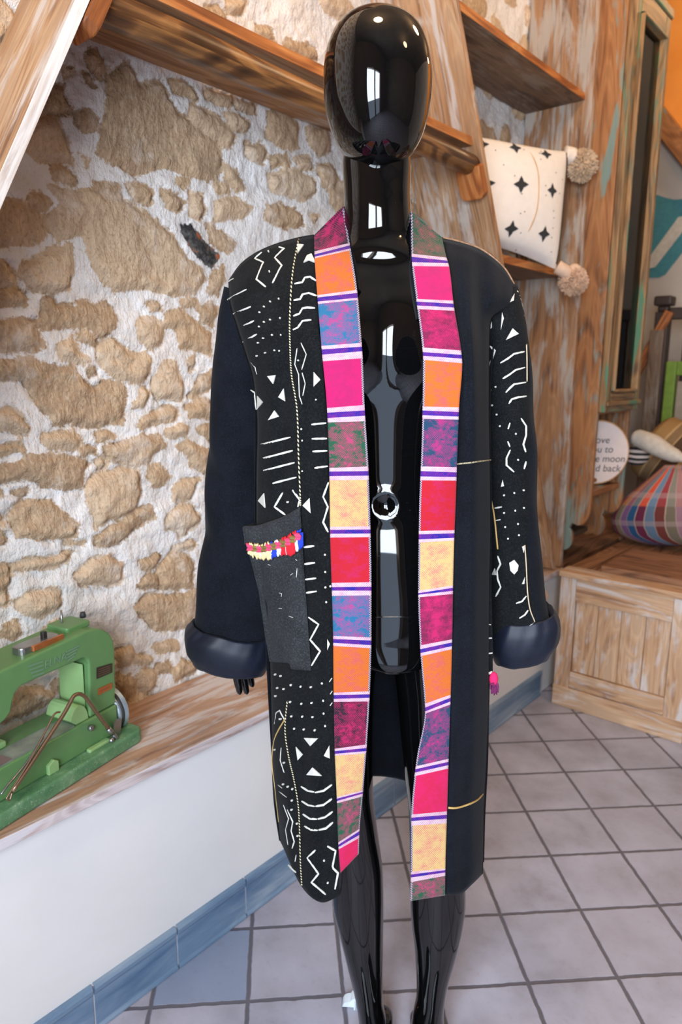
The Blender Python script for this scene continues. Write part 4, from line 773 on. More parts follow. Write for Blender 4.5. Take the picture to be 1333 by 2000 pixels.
def dense_head():
    ks = np.concatenate([17+148*(1-np.cos(np.linspace(0, math.pi/2, 34))), 345.5-180.5*(1-np.sin(np.linspace(0, math.pi/2, 40)))[1:]]); r = np.array(hr); R = catmull(r[:, 0], r, ks); rings = []
    for y, xl, xr, w, df, db in R:
        f = math.sqrt(max(0., 1-((y-165)/(149 if y < 165 else 181))**2)); df, db = .102*f+.0005, .098*f+.0005
        A, B = P(xl, y, 0), P(xr, y, 0); rings.append([(A+B)/2-(B-A)/2*math.cos(a)+EW*(w-(df if math.sin(a) > 0 else db)*math.sin(a)) for a in np.linspace(0, 2*math.pi, 96, endpoint=False)])
    return rings
mb = MB(); hd = np.array(dense_head()); 
mid = hd.mean((0, 1)); hd = (hd-mid)*np.array([1, 1, .955])+mid; mb.loft(hd); obj('head', mb, M['gloss'], man, smooth=True, fix=True)
def torso_fn(v, a, p):
    u, w, z = loc(p); d = np.zeros(3)
    if math.sin(a) > 0:
        for cu in (-.108, .062):
            du = (u-cu); dz = z-1.325; sz = .085 if dz > 0 else .05
            d -= EW*.052*math.exp(-(du/.055)**2*1.0-(abs(dz)/sz)**2.2)*math.sin(a)**.5
        cn, zn = loc(P(752, 993, -.09))[[0, 2]]; r = math.hypot(u-cn, z-zn); d -= EW*(.0018*math.exp(-((r-.020)/.008)**2)-.006*math.exp(-(r/.012)**2))
    return d
torso = [(250, 690, 788, .02, .05, .05), (325, 670, 804, .02, .055, .055), (375, 672.5, 802, .015, .055, .055), (425, 673, 804, .012, .056, .056), (452, 672, 806, .012, .054, .056), (474, 667, 812, .012, .056, .06), (497, 640, 845, .012, .062, .066), (525, 575, 915, .015, .066, .07), (560, 530, 955, .015, .074, .078), (605, 522, 962, .012, .082, .085), (680, 545, 940, .01, .086, .09), (760, 565, 920, .01, .084, .09), (850, 592, 897, .01, .078, .085), (930, 604, 888, .01, .076, .085), (1000, 597, 897, .01, .08, .09), (1080, 582, 916, .01, .088, .1), (1170, 571, 934, .01, .092, .11), (1225, 588, 918, .01, .094, .11), (1256, 640, 885, .005, .092, .1), (1274, 690, 855, 0, .086, .08), (1284, 725, 815, -.01, .07, .05), (1287, 752, 790, -.02, .03, .02)]
mb = MB(); mb.loft(limb(torso, 150, 128, .9, torso_fn)); obj('torso', mb, M['gloss'], man, smooth=True, fix=True)
# fine joint line round the hips
R = limb_rows(torso, 400); k = int(np.argmin(abs(R[:, 1]-1171))); xl, yl, xr, yr, w, df, db = R[k]; A, B = P(xl, yl, w), P(xr, yr, w)
ring = [(A+B)/2-(B-A)/2*np.sign(math.cos(a))*abs(math.cos(a))**.9*1.002+EW*((-df if math.sin(a) > 0 else -db)*np.sign(math.sin(a))*abs(math.sin(a))**.9*1.004) for a in np.linspace(0, 2*math.pi, 90)]
mb = MB(); mb.tube(ring, .0012, seg=6, cap=False); obj('joint_seam', mb, M['gloss'], man, smooth=True)
legL = [(1180, 592, 742, .01, .07, .075), (1250, 592, 742, .01, .075, .08), (1350, 611, 731, .01, .07, .075), (1450, 623, 729, .005, .062, .065), (1540, 633, 729, 0, .056, .058), (1620, 641, 737, .0, .052, .056), (1710, 648, 748.5, .0, .048, .062), (1764, 651, 749.5, .0, .046, .064), (1815, 662, 749, .0, .044, .06), (1875, 677, 748.5, .0, .04, .052), (1950, 695, 748, .0, .036, .042), (2000, 702, 757, .0, .036, .04), (2030, 703, 763, .0, .038, .045), (2050, 706, 760, .0, .04, .045)]
legR = [(1180, 765, 925, .01, .07, .075), (1250, 764, 928, .01, .075, .08), (1350, 775, 926, .01, .07, .075), (1455, 785, 915, .005, .062, .065), (1500, 790, 910, .0, .058, .06), (1590, 799, 905, 0, .053, .056), (1680, 801, 908, .0, .049, .06), (1764, 802, 910, .0, .046, .064), (1800, 804, 906, .0, .045, .062), (1860, 811, 893, .0, .041, .054), (1935, 814, 873, .0, .036, .042), (1985, 806, 867, .0, .036, .04), (2010, 803, 868, .0, .038, .045), (2035, 806, 866, .0, .04, .045)]
def foot(mb, xm, ym, sg):
    c = P(xm, ym, 0); u0 = loc(c)[0]; st = [(.055, .018, .03, .03), (.045, .026, .045, .045), (.01, .032, .058, .058), (-.04, .036, .05, .05), (-.09, .041, .036, .036), (-.14, .043, .026, .024), (-.175, .038, .02, .018), (-.198, .024, .014, .012), (-.204, .008, .008, .008)]
    w_ = np.linspace(.055, -.204, 40); S = catmull([-q[0] for q in st], np.array(st), -w_); rings = []
    for w, hw, h, _ in S:
        du = -sg*(w)*.18; rings.append([L(u0+du+hw*math.cos(a), w, max(0.0015, h*.5+.001+h*.5*math.sin(a)*1.0 if False else .0015+h*(.5+.5*math.sin(a)))) for a in np.linspace(0, 2*math.pi, 28, endpoint=False)])
    mb.loft(rings)
for rows, xm, ym, sg in ((legL, 733, 2045, -1), (legR, 836, 2030, 1)):
    mb = MB(); 
    def ank(v, a, p, rows=rows, sg=sg):
        u, w, z = loc(p); return EU*(-sg)*(.006*math.exp(-((z-.075)/.016)**2)*max(0, -sg*-math.cos(a)*1.)**3)-EW*0
    mb.loft(limb(rows, 90, 56)); foot(mb, xm, ym, sg); obj('leg', mb, M['gloss'], man, smooth=True, fix=True)
# arms inside the sleeves, hands hanging below the cuffs
def hand_arm(path, rad, fing, nm):
    mb = MB(); mb.tube(smoothpath(path, 10), np.interp(np.linspace(0, 1, (len(path)-1)*10+1), np.linspace(0, 1, len(rad)), rad), seg=24)
    for pts, r0 in fing:
        sp_ = smoothpath(pts, 8); n = len(sp_); mb.tube(sp_, np.interp(np.linspace(0, 1, n), [0, .35, .7, .93, 1], [r0*1.12, r0*1.05, r0*.92, r0*.7, r0*.3]), seg=12)
    o = obj(nm, mb, M['gloss'], man, smooth=True, fix=True); r = o.modifiers.new('rm', 'REMESH'); r.mode = 'VOXEL'; r.voxel_size = .0022; r.use_smooth_shade = True; s = o.modifiers.new('sm', 'SMOOTH'); s.iterations = 3; s.factor = .5; return o
def HL(u, w, z): return L(u, w, z)
wl = loc(P(455, 1268, .04)); t1, t2 = loc(P(487, 1357, .015)), loc(P(500, 1352, .03))
kn = np.array([(wl[0]+.02), .03, wl[2]-.075])
def fing_to(tip, base, bend=.006): 
    tip, base = np.asarray(tip), np.asarray(base); m1 = base*.62+tip*.38+np.array([-.001, bend, 0]); m2 = base*.3+tip*.7+np.array([0, bend*.8, 0]); return [L(*base), L(*m1), L(*m2), L(*tip)]
def mk_arm(sg, sh, el, wr, tip, nm):
    """sg=-1: picture-left arm"""
    sh, el, wr, tip = map(np.asarray, (sh, el, wr, tip)); dirn = tip-wr; dirn = dirn/np.linalg.norm(dirn); pl = wr+dirn*.045; k = wr+dirn*.088; ax = np.array([.16*-sg, 1., 0]); ax /= np.linalg.norm(ax)
    fg = []
    for j, (o, ln) in enumerate(((-.030, .074), (-.010, .083), (.011, .078), (.030, .062))):
        b = k+ax*o*.9; tp = k+ax*o*1.0+dirn*ln+np.array([-sg*.004*(j-1.5), 0, 0]); fg.append((fing_to(tp, b, -.004 if j < 2 else -.002), .0082 if j < 3 else .0072)); fg.append(([L(*(wr+dirn*.02+ax*o*.6)), L(*(wr+dirn*.055+ax*o*.8)), L(*b)], .0125))
    tb = wr+dirn*.03+ax*-.026; fg.append(([L(*tb), L(*(tb+ax*-.016+dirn*.026)), L(*(tb+ax*-.014+dirn*.055+np.array([-sg*.006, 0, 0]))), L(*(tb+ax*-.008+dirn*.074+np.array([-sg*.012, 0, 0])))], .0095))
    hand_arm([L(*sh), L(*(sh*.5+el*.5)), L(*el), L(*(el*.5+wr*.5)), L(*wr), L(*(wr+dirn*.03))], [.036, .038, .034, .030, .023, .024], fg, nm)
lsh, lel = loc(P(525, 640, .075)), loc(P(470, 900, .078)); lw = loc(P(452, 1184, .058)); lt = loc(P(492, 1366, .058)); mk_arm(-1, lsh, lel, lw, lt, 'arm')
rsh, rel = loc(P(960, 650, .04)), loc(P(1000, 900, .045)); rw = loc(P(1016, 1080, .05)); rt_ = loc(P(1014, 1262, .05)); mk_arm(1, rsh, rel, rw, rt_, 'arm')
# white ridged clip behind the ankle
cl = MB(); c0 = P(690, 1952, .07); pts = [(694, 1951), (698, 1950), (701, 1953), (704, 1975), (706, 2010), (706, 2040), (668, 2040), (672, 2004), (678, 1990), (684, 1984), (688, 1958)]
V = [P(x, y, .075) for x, y in pts]; zmin = min(v[2] for v in V); n = len(V); V = [v-EZ*(zmin-.001)*((V[0][2]-v[2])/(V[0][2]-zmin)) for v in V]
cl.add(V+[v+EW*.022 for v in V], [list(range(n))[::-1], list(range(n, 2*n))]+[[k, n+k, n+(k+1) % n, (k+1) % n] for k in range(n)])
for x0, x1 in ((694, 690), (699, 698)):
    a, b = P(x0, 1958, .072), P(x1, 2030, .072); cl.tube([a, b], .0022, seg=8)
c = P(697.5, 1959, .074); cl.tube([c, c+EW*.01], .0035, 1, seg=12)
tag(obj('white_clip', cl, [plain('white_plastic', srgb(226, 234, 240), .5), plain('grey_hole', srgb(70, 86, 96), .6)], fix=True), 'white ridged plastic clip standing on the tiles behind the mannequin ankle', 'clip')
# ================================================================== COAT
def m_cloth(name, c, c2, rough=.85, sheen=.25, weave=520., bs=.25, mott=.25):
    t = NT(name); o = t.coord('Object'); n = t.noise(o, 22, 4, .6); f = t.noise(o, weave, 2, .5)
    col = t.mix(t.math('MULTIPLY', t.step(f, .45, .7), mott), t.ramp(n, [(.3, c), (.7, c2)]), tuple(min(1, v*2.6+.004) for v in c2)); t.bump(f, bs, .0006)
    return t.fin(col, rough, **{'Sheen Weight': sheen, 'Sheen Roughness': .5, 'Specular IOR Level': .12 if rough > .6 else .35})
M['twill'] = m_cloth('black_twill', srgb(12, 14, 19), srgb(19, 22, 29), .95, .03)
M['mud'] = m_cloth('charcoal_mud_cloth', srgb(13, 14, 15), srgb(22, 23, 24), .98, .02, 380., .6, .3)
M['pocket'] = m_cloth('grey_canvas', srgb(36, 37, 39), srgb(48, 49, 51), .98, .02, 420., .6, .4)
M['satin'] = m_cloth('navy_black_satin', srgb(11, 15, 26), srgb(17, 23, 40), .5, .03, 300., .08, .1)
M['paint'] = plain('chalky_white_print', srgb(204, 200, 190), .95, var=.06, nscale=700)
M['gold'] = plain('gold_thread', srgb(196, 160, 96), .6); M['cream'] = plain('cream_thread', srgb(198, 178, 150), .9)
def m_twist():
    t = NT('black_and_cream_twisted_cord'); u = t.coord('UV'); s = t.node('ShaderNodeSeparateXYZ'); t.link(u, s.inputs[0])
    f = t.math('FRACT', t.math('ADD', t.math('MULTIPLY', s.outputs[1], 190.), s.outputs[0])); return t.fin(t.ramp(f, [(0, srgb(22, 22, 22)), (.5, srgb(224, 210, 170))], 'CONSTANT'), .9)
M['twist'] = m_twist()
class Sheet:
    """a hanging cloth panel given by rows; each row is a polyline inner->outer in the picture with depths w_in, w_out"""
    NT_ = 25
    def __init__(s, rows, N=120, fold=None, pw=1.):
        T = np.linspace(0, 1, s.NT_); R = []
        for r in rows:
            pts = np.array(r[0], float); ln = np.r_[0, np.cumsum(np.linalg.norm(np.diff(pts, axis=0), axis=1))]; ln /= ln[-1]
            xy = np.stack([np.interp(T, ln, pts[:, k]) for k in (0, 1)], 1) if len(pts) < 3 else catmull(ln, pts, T); w = r[2]+(r[1]-r[2])*np.sqrt(np.clip(1-T**2, 0, 1))**pw
            R.append(np.column_stack([xy, w]))
        R = np.array(R); k = np.linspace(0, 1, len(R)) if True else 0; k = np.r_[0, np.cumsum(np.abs(np.diff(R[:, 0, 1]))+1)]; k /= k[-1]; s.R = catmull(k, R.reshape(len(R), -1), np.linspace(0, 1, N)).reshape(N, s.NT_, 3); s.T = T; s.N = N
        if fold is not None:
            for i in range(N):
                for j in range(s.NT_): s.R[i, j, 2] += fold(s.R[i, j, 0], s.R[i, j, 1], T[j])
    def pts(s): return [[P(*q) for q in row] for row in s.R]
    def w_at(s, x, y):
        # bilinear inverse by nearest search then local blend
        d = (s.R[:, :, 0]-x)**2+(s.R[:, :, 1]-y)**2; i, j = np.unravel_index(np.argmin(d), d.shape); i0, i1 = max(0, i-2), min(s.N, i+3); j0, j1 = max(0, j-2), min(s.NT_, j+3)
        A = s.R[i0:i1, j0:j1].reshape(-1, 3); wt = 1/(((A[:, 0]-x)**2+(A[:, 1]-y)**2)+4.); k = len(A)
        X = np.column_stack([np.ones(k), A[:, 0]-x, A[:, 1]-y]); W = wt[:, None]; c = np.linalg.lstsq(X*np.sqrt(W), A[:, 2]*np.sqrt(wt), rcond=None)[0]; return float(np.clip(c[0], A[:, 2].min()-.004, A[:, 2].max()+.004))
class Tube:
    """front half of a lofted sleeve, looked up by picture position"""
    def __init__(s, grid):
        g = np.asarray(grid); n, m = g.shape[:2]; s.R = np.zeros((n, m//2+1, 3))
        for i in range(n):
            for j in range(m//2+1): s.R[i, j, :2] = proj(g[i, j]); s.R[i, j, 2] = loc(g[i, j])[1]
        s.N, s.NT_ = s.R.shape[:2]
    w_at = Sheet.w_at
def strip(mb, surf, pts, px=3.6, mat=1, lift=.0016, closed=False):
    pts = np.array(pts, float); q = [pts[0]]
    for a, b in zip(pts[:-1], pts[1:]):
        n = max(1, int(np.linalg.norm(b-a)/5)); q += [a+(b-a)*k/n for k in range(1, n+1)]
    q = np.array(q); tg = np.gradient(q, axis=0); tg /= np.linalg.norm(tg, axis=1)[:, None]+1e-9; nr = np.stack([-tg[:, 1], tg[:, 0]], 1); V = []
    n = len(q); wd = px/2*(.82+.36*RNG.random(n)); wd[0] *= .6; wd[-1] *= .6
    for k in range(n):
        for sg in (-1, 1):
            e = q[k]+nr[k]*wd[k]*sg; V.append(P(e[0], e[1], surf.w_at(*q[k])-lift))
    mb.add(V, [(2*k, 2*k+1, 2*k+3, 2*k+2) for k in range(n-1)], mat)
def poly(mb, surf, pts, mat=1, lift=.0016):
    pts = np.array(pts, float); q = []
    for a, b in zip(pts, np.roll(pts, -1, 0)): q += [a, a*.5+b*.5]
    q = np.array(q); c = q.mean(0); V = [P(c[0], c[1], surf.w_at(*c)-lift)]+[P(e[0], e[1], surf.w_at(*e)-lift) for e in q]; n = len(q)
    mb.add(V, [(0, 1+k, 1+(k+1) % n) for k in range(n)], mat)
def dot(mb, surf, x, y, r=2.1, mat=1, lift=.0016): poly(mb, surf, [(x+r*math.cos(a), y+r*math.sin(a)) for a in np.linspace(0, 6.283, 6, endpoint=False)], mat, lift)
def parse(s): return [[tuple(map(float, p.split(','))) for p in q.split()] for q in s.replace('\n', ' ').split(';') if q.strip()]
C1 = lambda p: (360+p[0]/3.3325, 380+p[1]/3.3325); C2 = lambda p: (360+p[0]/3.3325, 900+p[1]/3.3325); C3 = lambda p: (500+p[0]/3.3325, 1350+p[1]/3.3325); CD = lambda p: (933+p[0]/3.3325, 550+p[1]/3.3325); CE = lambda p: (880+p[0]/3.773, 850+p[1]/3.773)
def flat_marks(o):
    for p in o.data.polygons:
        if o.data.materials[p.material_index].name.startswith('chalky'): p.use_smooth = False
    return o
coat = thing('coat', tuple(MO+EZ*.42), 'long open patchwork coat with white printed black cloth and bright striped lapels', 'coat')
# depth of the hanging front edge by picture row
WB_ = lambda y: float(np.interp(y, [400, 430, 465, 500, 540, 590, 640, 700, 760, 900, 1100, 1300, 1500, 1760], [.01, .0, -.03, -.068, -.095, -.122, -.142, -.156, -.16, -.157, -.152, -.147, -.142, -.136]))
def foldL(x, y, t): return .006*math.sin(x*.11+y*.004)*math.sin(math.pi*t)*min(1, max(0, (y-520)/200))
Lrows = [([(613, 458), (575, 466), (540, 476), (500, 493), (470, 515), (446, 548)], -.0, .03), ([(617, 535), (565, 537), (515, 546), (475, 563), (448, 586)], -.088, .0), ([(623, 640), (575, 641), (515, 643), (464, 645)], -.138, -.022), ([(628, 690), (479, 692)], -.15, -.03),
 ([(633, 745), (494, 745)], -.152, -.035), ([(641, 840), (501, 840)], -.154, -.035), ([(644, 940), (499, 940)], -.152, -.035), ([(648, 1050), (499, 1050)], -.150, -.035), ([(650, 1150), (508, 1150)], -.148, -.035), ([(651, 1290), (526, 1290)], -.144, -.03), ([(652, 1400), (529, 1400)], -.142, -.02), ([(656, 1540), (533, 1540)], -.138, 0.), ([(661, 1660), (622, 1671), (583, 1650), (541, 1592)], -.133, .02), ([(663, 1750), (631, 1763), (599, 1744), (547, 1642)], -.130, .03)]
SL = Sheet(Lrows, fold=foldL)
mb = MB(); mb.grid(SL.pts(), 0)
thick = parse("""505,375 460,415 515,440 470,550 530,600;615,340 650,350 590,410 635,460 575,575;282,570 320,548;280,685 405,618;318,778 432,730;360,870 452,822;380,962 470,910;718,580 770,570 785,540 820,535 858,560;712,688 755,680 770,650 810,640 862,658;710,790 750,775 770,740 800,735 852,738;708,880 740,865 770,822 828,815;
435,1090 465,1125 475,1170;490,1630 690,1580;502,1720 705,1667;515,1797 718,1745;575,1880 730,1840;828,1497 925,1487;830,1590 930,1588;835,1672 932,1668;848,1780 935,1768;432,1272 460,1290 470,1400""")
for q in thick: strip(mb, SL, [C1(p) for p in q])
for q in parse("760,965 795,1040 765,1140;735,1000 720,1105 745,1170 750,1310 768,1365;768,1160 788,1230 772,1310"): strip(mb, SL, [C1(p) for p in q], 1.8)
for q in parse("738,325 780,330 738,388;778,445 800,400 830,388 850,430 850,445 812,430;545,1182 598,1175 582,1232;845,1155 890,1205 845,1250;650,1262 660,1345 615,1318;480,1310 515,1352 480,1398;590,1405 620,1445 550,1468"): poly(mb, SL, [C1(p) for p in q])
for q in parse("550,372 556,503 617,680 562,698 522,730 493,767 625,806 562,815 522,830 490,860 630,915 575,915 517,935 483,965 620,1018 590,1015 530,1030 475,1050 763,1525 768,1600 768,1800 860,1335 745,1080"): [dot(mb, SL, *C1(p), r=1.7) for p in q]
for q in parse("640,210 588,300 658,352;705,190 752,255 740,300;940,140 905,235 936,300 905,400 938,465;778,563 845,555;782,673 850,664;787,773 858,765;790,860 862,850;808,1018 875,1065 820,1165 885,1240 828,1335"): strip(mb, SL, [C2(p) for p in q])
for q in parse("945,1440 962,1415;950,1520 964,1500;950,1595 964,1575;588,1725 600,1640 620,1625 655,1690 610,1755"): strip(mb, SL, [C2(p) for p in q], 2.4)
for q in parse("522,212 530,305 485,260;818,240 825,340 770,290;932,1158 950,1190 932,1230;783,1802 875,1805 825,1855"): poly(mb, SL, [C2(p) for p in q])
for q in parse("677,268 917,610 919,722 920,822 925,918 952,815 595,1390 630,1400 608,1478 650,1485 697,1458 760,1468 827,1472 897,1447 597,1530 692,1568 765,1580 832,1575 905,1560 700,1662 771,1663 838,1667 908,1643 630,1680 718,1742 781,1747 852,1752 918,1724"): [dot(mb, SL, *C2(p)) for p in q]
for q in parse("262,360 308,412 275,448;480,350 483,435 443,418;370,495 430,548 332,543"): poly(mb, SL, [C3(p) for p in q])
for q in parse("""293,620 340,650 380,656;384,660 440,650 495,610;297,715 340,742 383,750;388,750 440,742 495,702;305,800 350,830 398,834;403,833 450,822 500,785;315,878 360,903 403,906;408,905 455,895 502,855;388,1035 335,1085 408,1190 362,1245 455,1325;465,1010 520,1040 500,1140 505,1155 535,1185 515,1290;210,1130 260,1180"""): strip(mb, SL, [C3(p) for p in q])
for q in parse("120,225 135,140 155,125 190,190;165,370 160,450 185,530;135,600 170,630;150,650 200,690;180,740 215,830 195,900 210,1000;205,770 240,850 230,910 250,980 235,1025;262,1070 255,1110"): strip(mb, SL, [C3(p) for p in q], 2.4)
for q in parse("445,1100 470,1245 125,380 185,465 160,180 180,605 210,620 240,635 237,710 235,770 270,860 275,940"): [dot(mb, SL, *C3(p)) for p in q]
M['mud_l'] = M['mud']; obj('left_front', mb, [M['mud'], M['paint']], coat, smooth=True, solid=.0016)
def cord(name, surf, pts, r, mat, lift=.002): 
    q = smoothpath(pts, 10); V = [P(x, y, surf.w_at(x, y)-lift) for x, y in q]
    V = np.array(V); V[1:-1] = (V[:-2]+V[1:-1]*2+V[2:])/4; mb = MB(); mb.tube(V, r, seg=8); o = obj(name, mb, mat, coat, smooth=True); return o
cord('twisted_cord', SL, [C1(p) for p in ((745, 292), (705, 520), (688, 800), (690, 1000), (700, 1180), (735, 1400), (745, 1700), (757, 1995))]+[C2((757, 290))], .0012, M['twist'])
cord('twisted_cord', SL, [C3(p) for p in ((205, 60), (190, 250), (215, 430), (245, 560), (275, 730), (285, 900), (290, 1100), (300, 1270))], .0012, M['twist'])
cord('gold_thread', SL, [C3(p) for p in ((190, 180), (130, 290), (108, 400), (108, 500), (125, 620), (140, 760), (150, 850))], .0013, M['gold'])
# right front, plain black
def foldR(x, y, t):
    a = max(0, 1-abs(y-640)/260); return (.015*math.sin((x-870+.0*(y-500)+(y-480)*-.06)*.125)*a+.004*math.sin(x*.12))*math.sin(math.pi*min(1, t*1.1))
Rrows = [([(864, 463), (905, 472), (945, 487), (985, 519), (1009, 556)], -.0, .03), ([(872, 500), (910, 518), (950, 545), (985, 568), (1003, 590)], -.062, .0), ([(887, 596), (915, 604), (942, 616), (960, 628)], -.122, -.03), ([(902, 689), (957, 696)], -.152, -.04), ([(897.5, 794), (957, 796)], -.156, -.042), ([(893, 914), (959, 914)], -.155, -.042), ([(888.5, 1037), (960, 1037)], -.152, -.042), ([(885.5, 1150), (958, 1150)], -.150, -.042), ([(881, 1358), (957, 1350)], -.145, -.035), ([(877, 1490), (952, 1480)], -.142, -.025), ([(873.5, 1600), (947, 1590)], -.139, -.01), ([(870.5, 1700), (905, 1702), (932, 1690), (945, 1672)], -.136, .0), ([(870, 1749), (896, 1748), (922, 1728), (944, 1706)], -.134, .005)]
SR = Sheet(Rrows, fold=foldR); mb = MB(); mb.grid(SR.pts(), 0, flip=True); obj('right_front', mb, M['twill'], coat, smooth=True, solid=.0016)
cord('twisted_cord', SR, [CE(p) for p in ((48, 213), (130, 205), (220, 193), (300, 182))], .0012, M['twist'])
G6 = lambda p: (740+p[0]/4.443, 1400+p[1]/4.443); cord('gold_cord', SR, [G6(p) for p in ((605, 790), (680, 790), (780, 760), (860, 720), (905, 670))], .0016, M['gold'])
cord('shoulder_piping', SR, [(866, 464), (905, 473.5), (945, 489), (984, 521), (1006, 556)], .0014, plain('brown_cream_piping', srgb(150, 112, 84), .9, var=.4, nscale=200))
# back and neck of the coat
NB = 45
def backrow(a, b, dep, zoff=0., n=NB): 
    a, b = np.array(a), np.array(b); o = []
    for k in range(n):
        t = k/(n-1); s = math.sin(math.pi*t); o.append(L(a[0]+(b[0]-a[0])*(.5-.5*math.cos(math.pi*t)), a[1]+(b[1]-a[1])*t+dep*s**.75, a[2]+(b[2]-a[2])*t+zoff*s**2))
    return o
rowsB = []
l0 = [P(*q) for q in SL.R[0]][::-1]; r0 = [P(*q) for q in SR.R[0]]
nk = [L(*q) for q in ((loc(l0[-1])[0]+.02, .05, 1.475), (-.06, .085, 1.485), (-.03, .092, 1.486), (.0, .085, 1.485), (loc(r0[0])[0]-.02, .05, 1.475))]
top = np.array(l0+nk+r0); ln = np.r_[0, np.cumsum(np.linalg.norm(np.diff(top, axis=0), axis=1))]; tt = (1-np.cos(np.linspace(0, math.pi, NB)))/2*.0+np.linspace(0, 1, NB); rowsB.append([np.array([np.interp(t*ln[-1], ln, top[:, k]) for k in range(3)]) for t in tt])
lo = [SL.R[i, -1] for i in (12, 30, 50, 70, 90, 105, 119)]; zs_ = []
for q in lo:
    pl = loc(P(*q)); zl = pl[2]; e = np.array([loc(P(*SR.R[i, -1])) for i in range(SR.N)]); i = int(np.argmin(abs(e[:, 2]-zl))); pr = e[i].copy(); dep = float(np.interp(zl, [.42, .9, 1.2, 1.40], [.165, .16, .15, .115])); rowsB.append(backrow((pl[0], pl[1], zl), (pr[0], pr[1], pr[2]), dep, .055*max(0, (.75-zl)/.35) if zl < .75 else 0.))
B0 = np.array([np.array(r) for r in rowsB]); kz = np.linspace(0, 1, len(B0)); Bd = catmull(kz, B0.reshape(len(B0), -1), np.linspace(0, 1, 70)).reshape(70, NB, 3)
mb = MB(); mb.grid(Bd, 0); obj('back', mb, M['twill'], coat, smooth=True, solid=-.0016)
# striped lapels -----------------------------------------------------------
def m_ikat(name, a, b, lo=.44, hi=.54, streak=1., cen=.2):
    a, b = (tuple(v*.64 for v in q) for q in (a, b))
    t = NT(name); u1 = t.noise(t.coord('UV', (5, 8, 1), loc=(len(name), 2, 0)), 1.6, 6, .75, .4); u2 = t.noise(t.coord('UV', (2.2, 3.5, 1), loc=(3, len(name), 0)), 1.3, 2); ck = t.node('ShaderNodeTexChecker'); t.link(t.coord('UV', (1, 1.12, 1)), ck.inputs[0]); ck.inputs['Scale'].default_value = 36
    k = t.math('ADD', .5, t.math('ADD', t.math('MULTIPLY', t.math('SUBTRACT', u1, .5), 1.25), t.math('MULTIPLY', t.math('SUBTRACT', u2, .5), .9))); k = t.math('ADD', k, t.math('MULTIPLY', t.math('SUBTRACT', ck.outputs['Fac'], .5), .22*streak))
    sx_ = t.node('ShaderNodeSeparateXYZ'); t.link(t.coord('UV'), sx_.inputs[0]); cb = t.math('ABSOLUTE', t.math('SUBTRACT', t.math('MULTIPLY', sx_.outputs[0], 2.), 1.0)); k = t.math('ADD', k, t.math('MULTIPLY', t.math('SUBTRACT', .5, cb), cen))
    c = t.mix(t.step(k, lo, hi), a, b); c = t.mix(t.math('MULTIPLY', ck.outputs['Fac'], .2), c, (.02, .01, .03))
    t.bump(ck.outputs['Fac'], .35, .0008); return t.fin(c, .9, **{'Sheen Weight': .1})
K = dict(DM=m_ikat('wine_ikat', srgb(46, 12, 36), srgb(204, 14, 96), .42, .58), OR=m_ikat('orange_ikat', srgb(248, 122, 24), srgb(240, 106, 90), .5, .64, .6), TP=m_ikat('teal_pink_ikat', srgb(28, 124, 172), srgb(196, 76, 150), .5, .6), HP=m_ikat('hot_pink_weave', srgb(236, 4, 116), srgb(216, 14, 112), .4, .6, .4), GP=m_ikat('green_pink_ikat', srgb(26, 100, 66), srgb(206, 70, 116), .48, .6), CR=m_ikat('peach_cream_ikat', srgb(250, 206, 134), srgb(248, 158, 130), .5, .66, .9), RD=m_ikat('red_weave', srgb(222, 6, 34), srgb(220, 16, 84), .5, .66, .5), TD=m_ikat('deep_teal_pink_ikat', srgb(18, 74, 108), srgb(196, 44, 128), .48, .58), PK=m_ikat('crimson_pink_ikat', srgb(140, 12, 74), srgb(222, 16, 106), .42, .58), HR=m_ikat('rose_red_weave', srgb(244, 8, 100), srgb(236, 10, 84), .4, .6, .3),
 W=m_ikat('pinkish_white_weave', srgb(248, 214, 222), srgb(240, 176, 204), .46, .66, .8, 0.), PU=m_ikat('indigo_purple_weave', srgb(32, 18, 166), srgb(140, 22, 152), .46, .58, 1., .1))
GD = m_ikat('green_edge_ikat', srgb(34, 92, 60), srgb(158, 86, 84), .46, .6); K['GD'] = GD; K['SV'] = m_ikat('checked_selvedge', srgb(236, 206, 212), srgb(70, 84, 120), .46, .54, 3., 0.)
KN = list(K); 
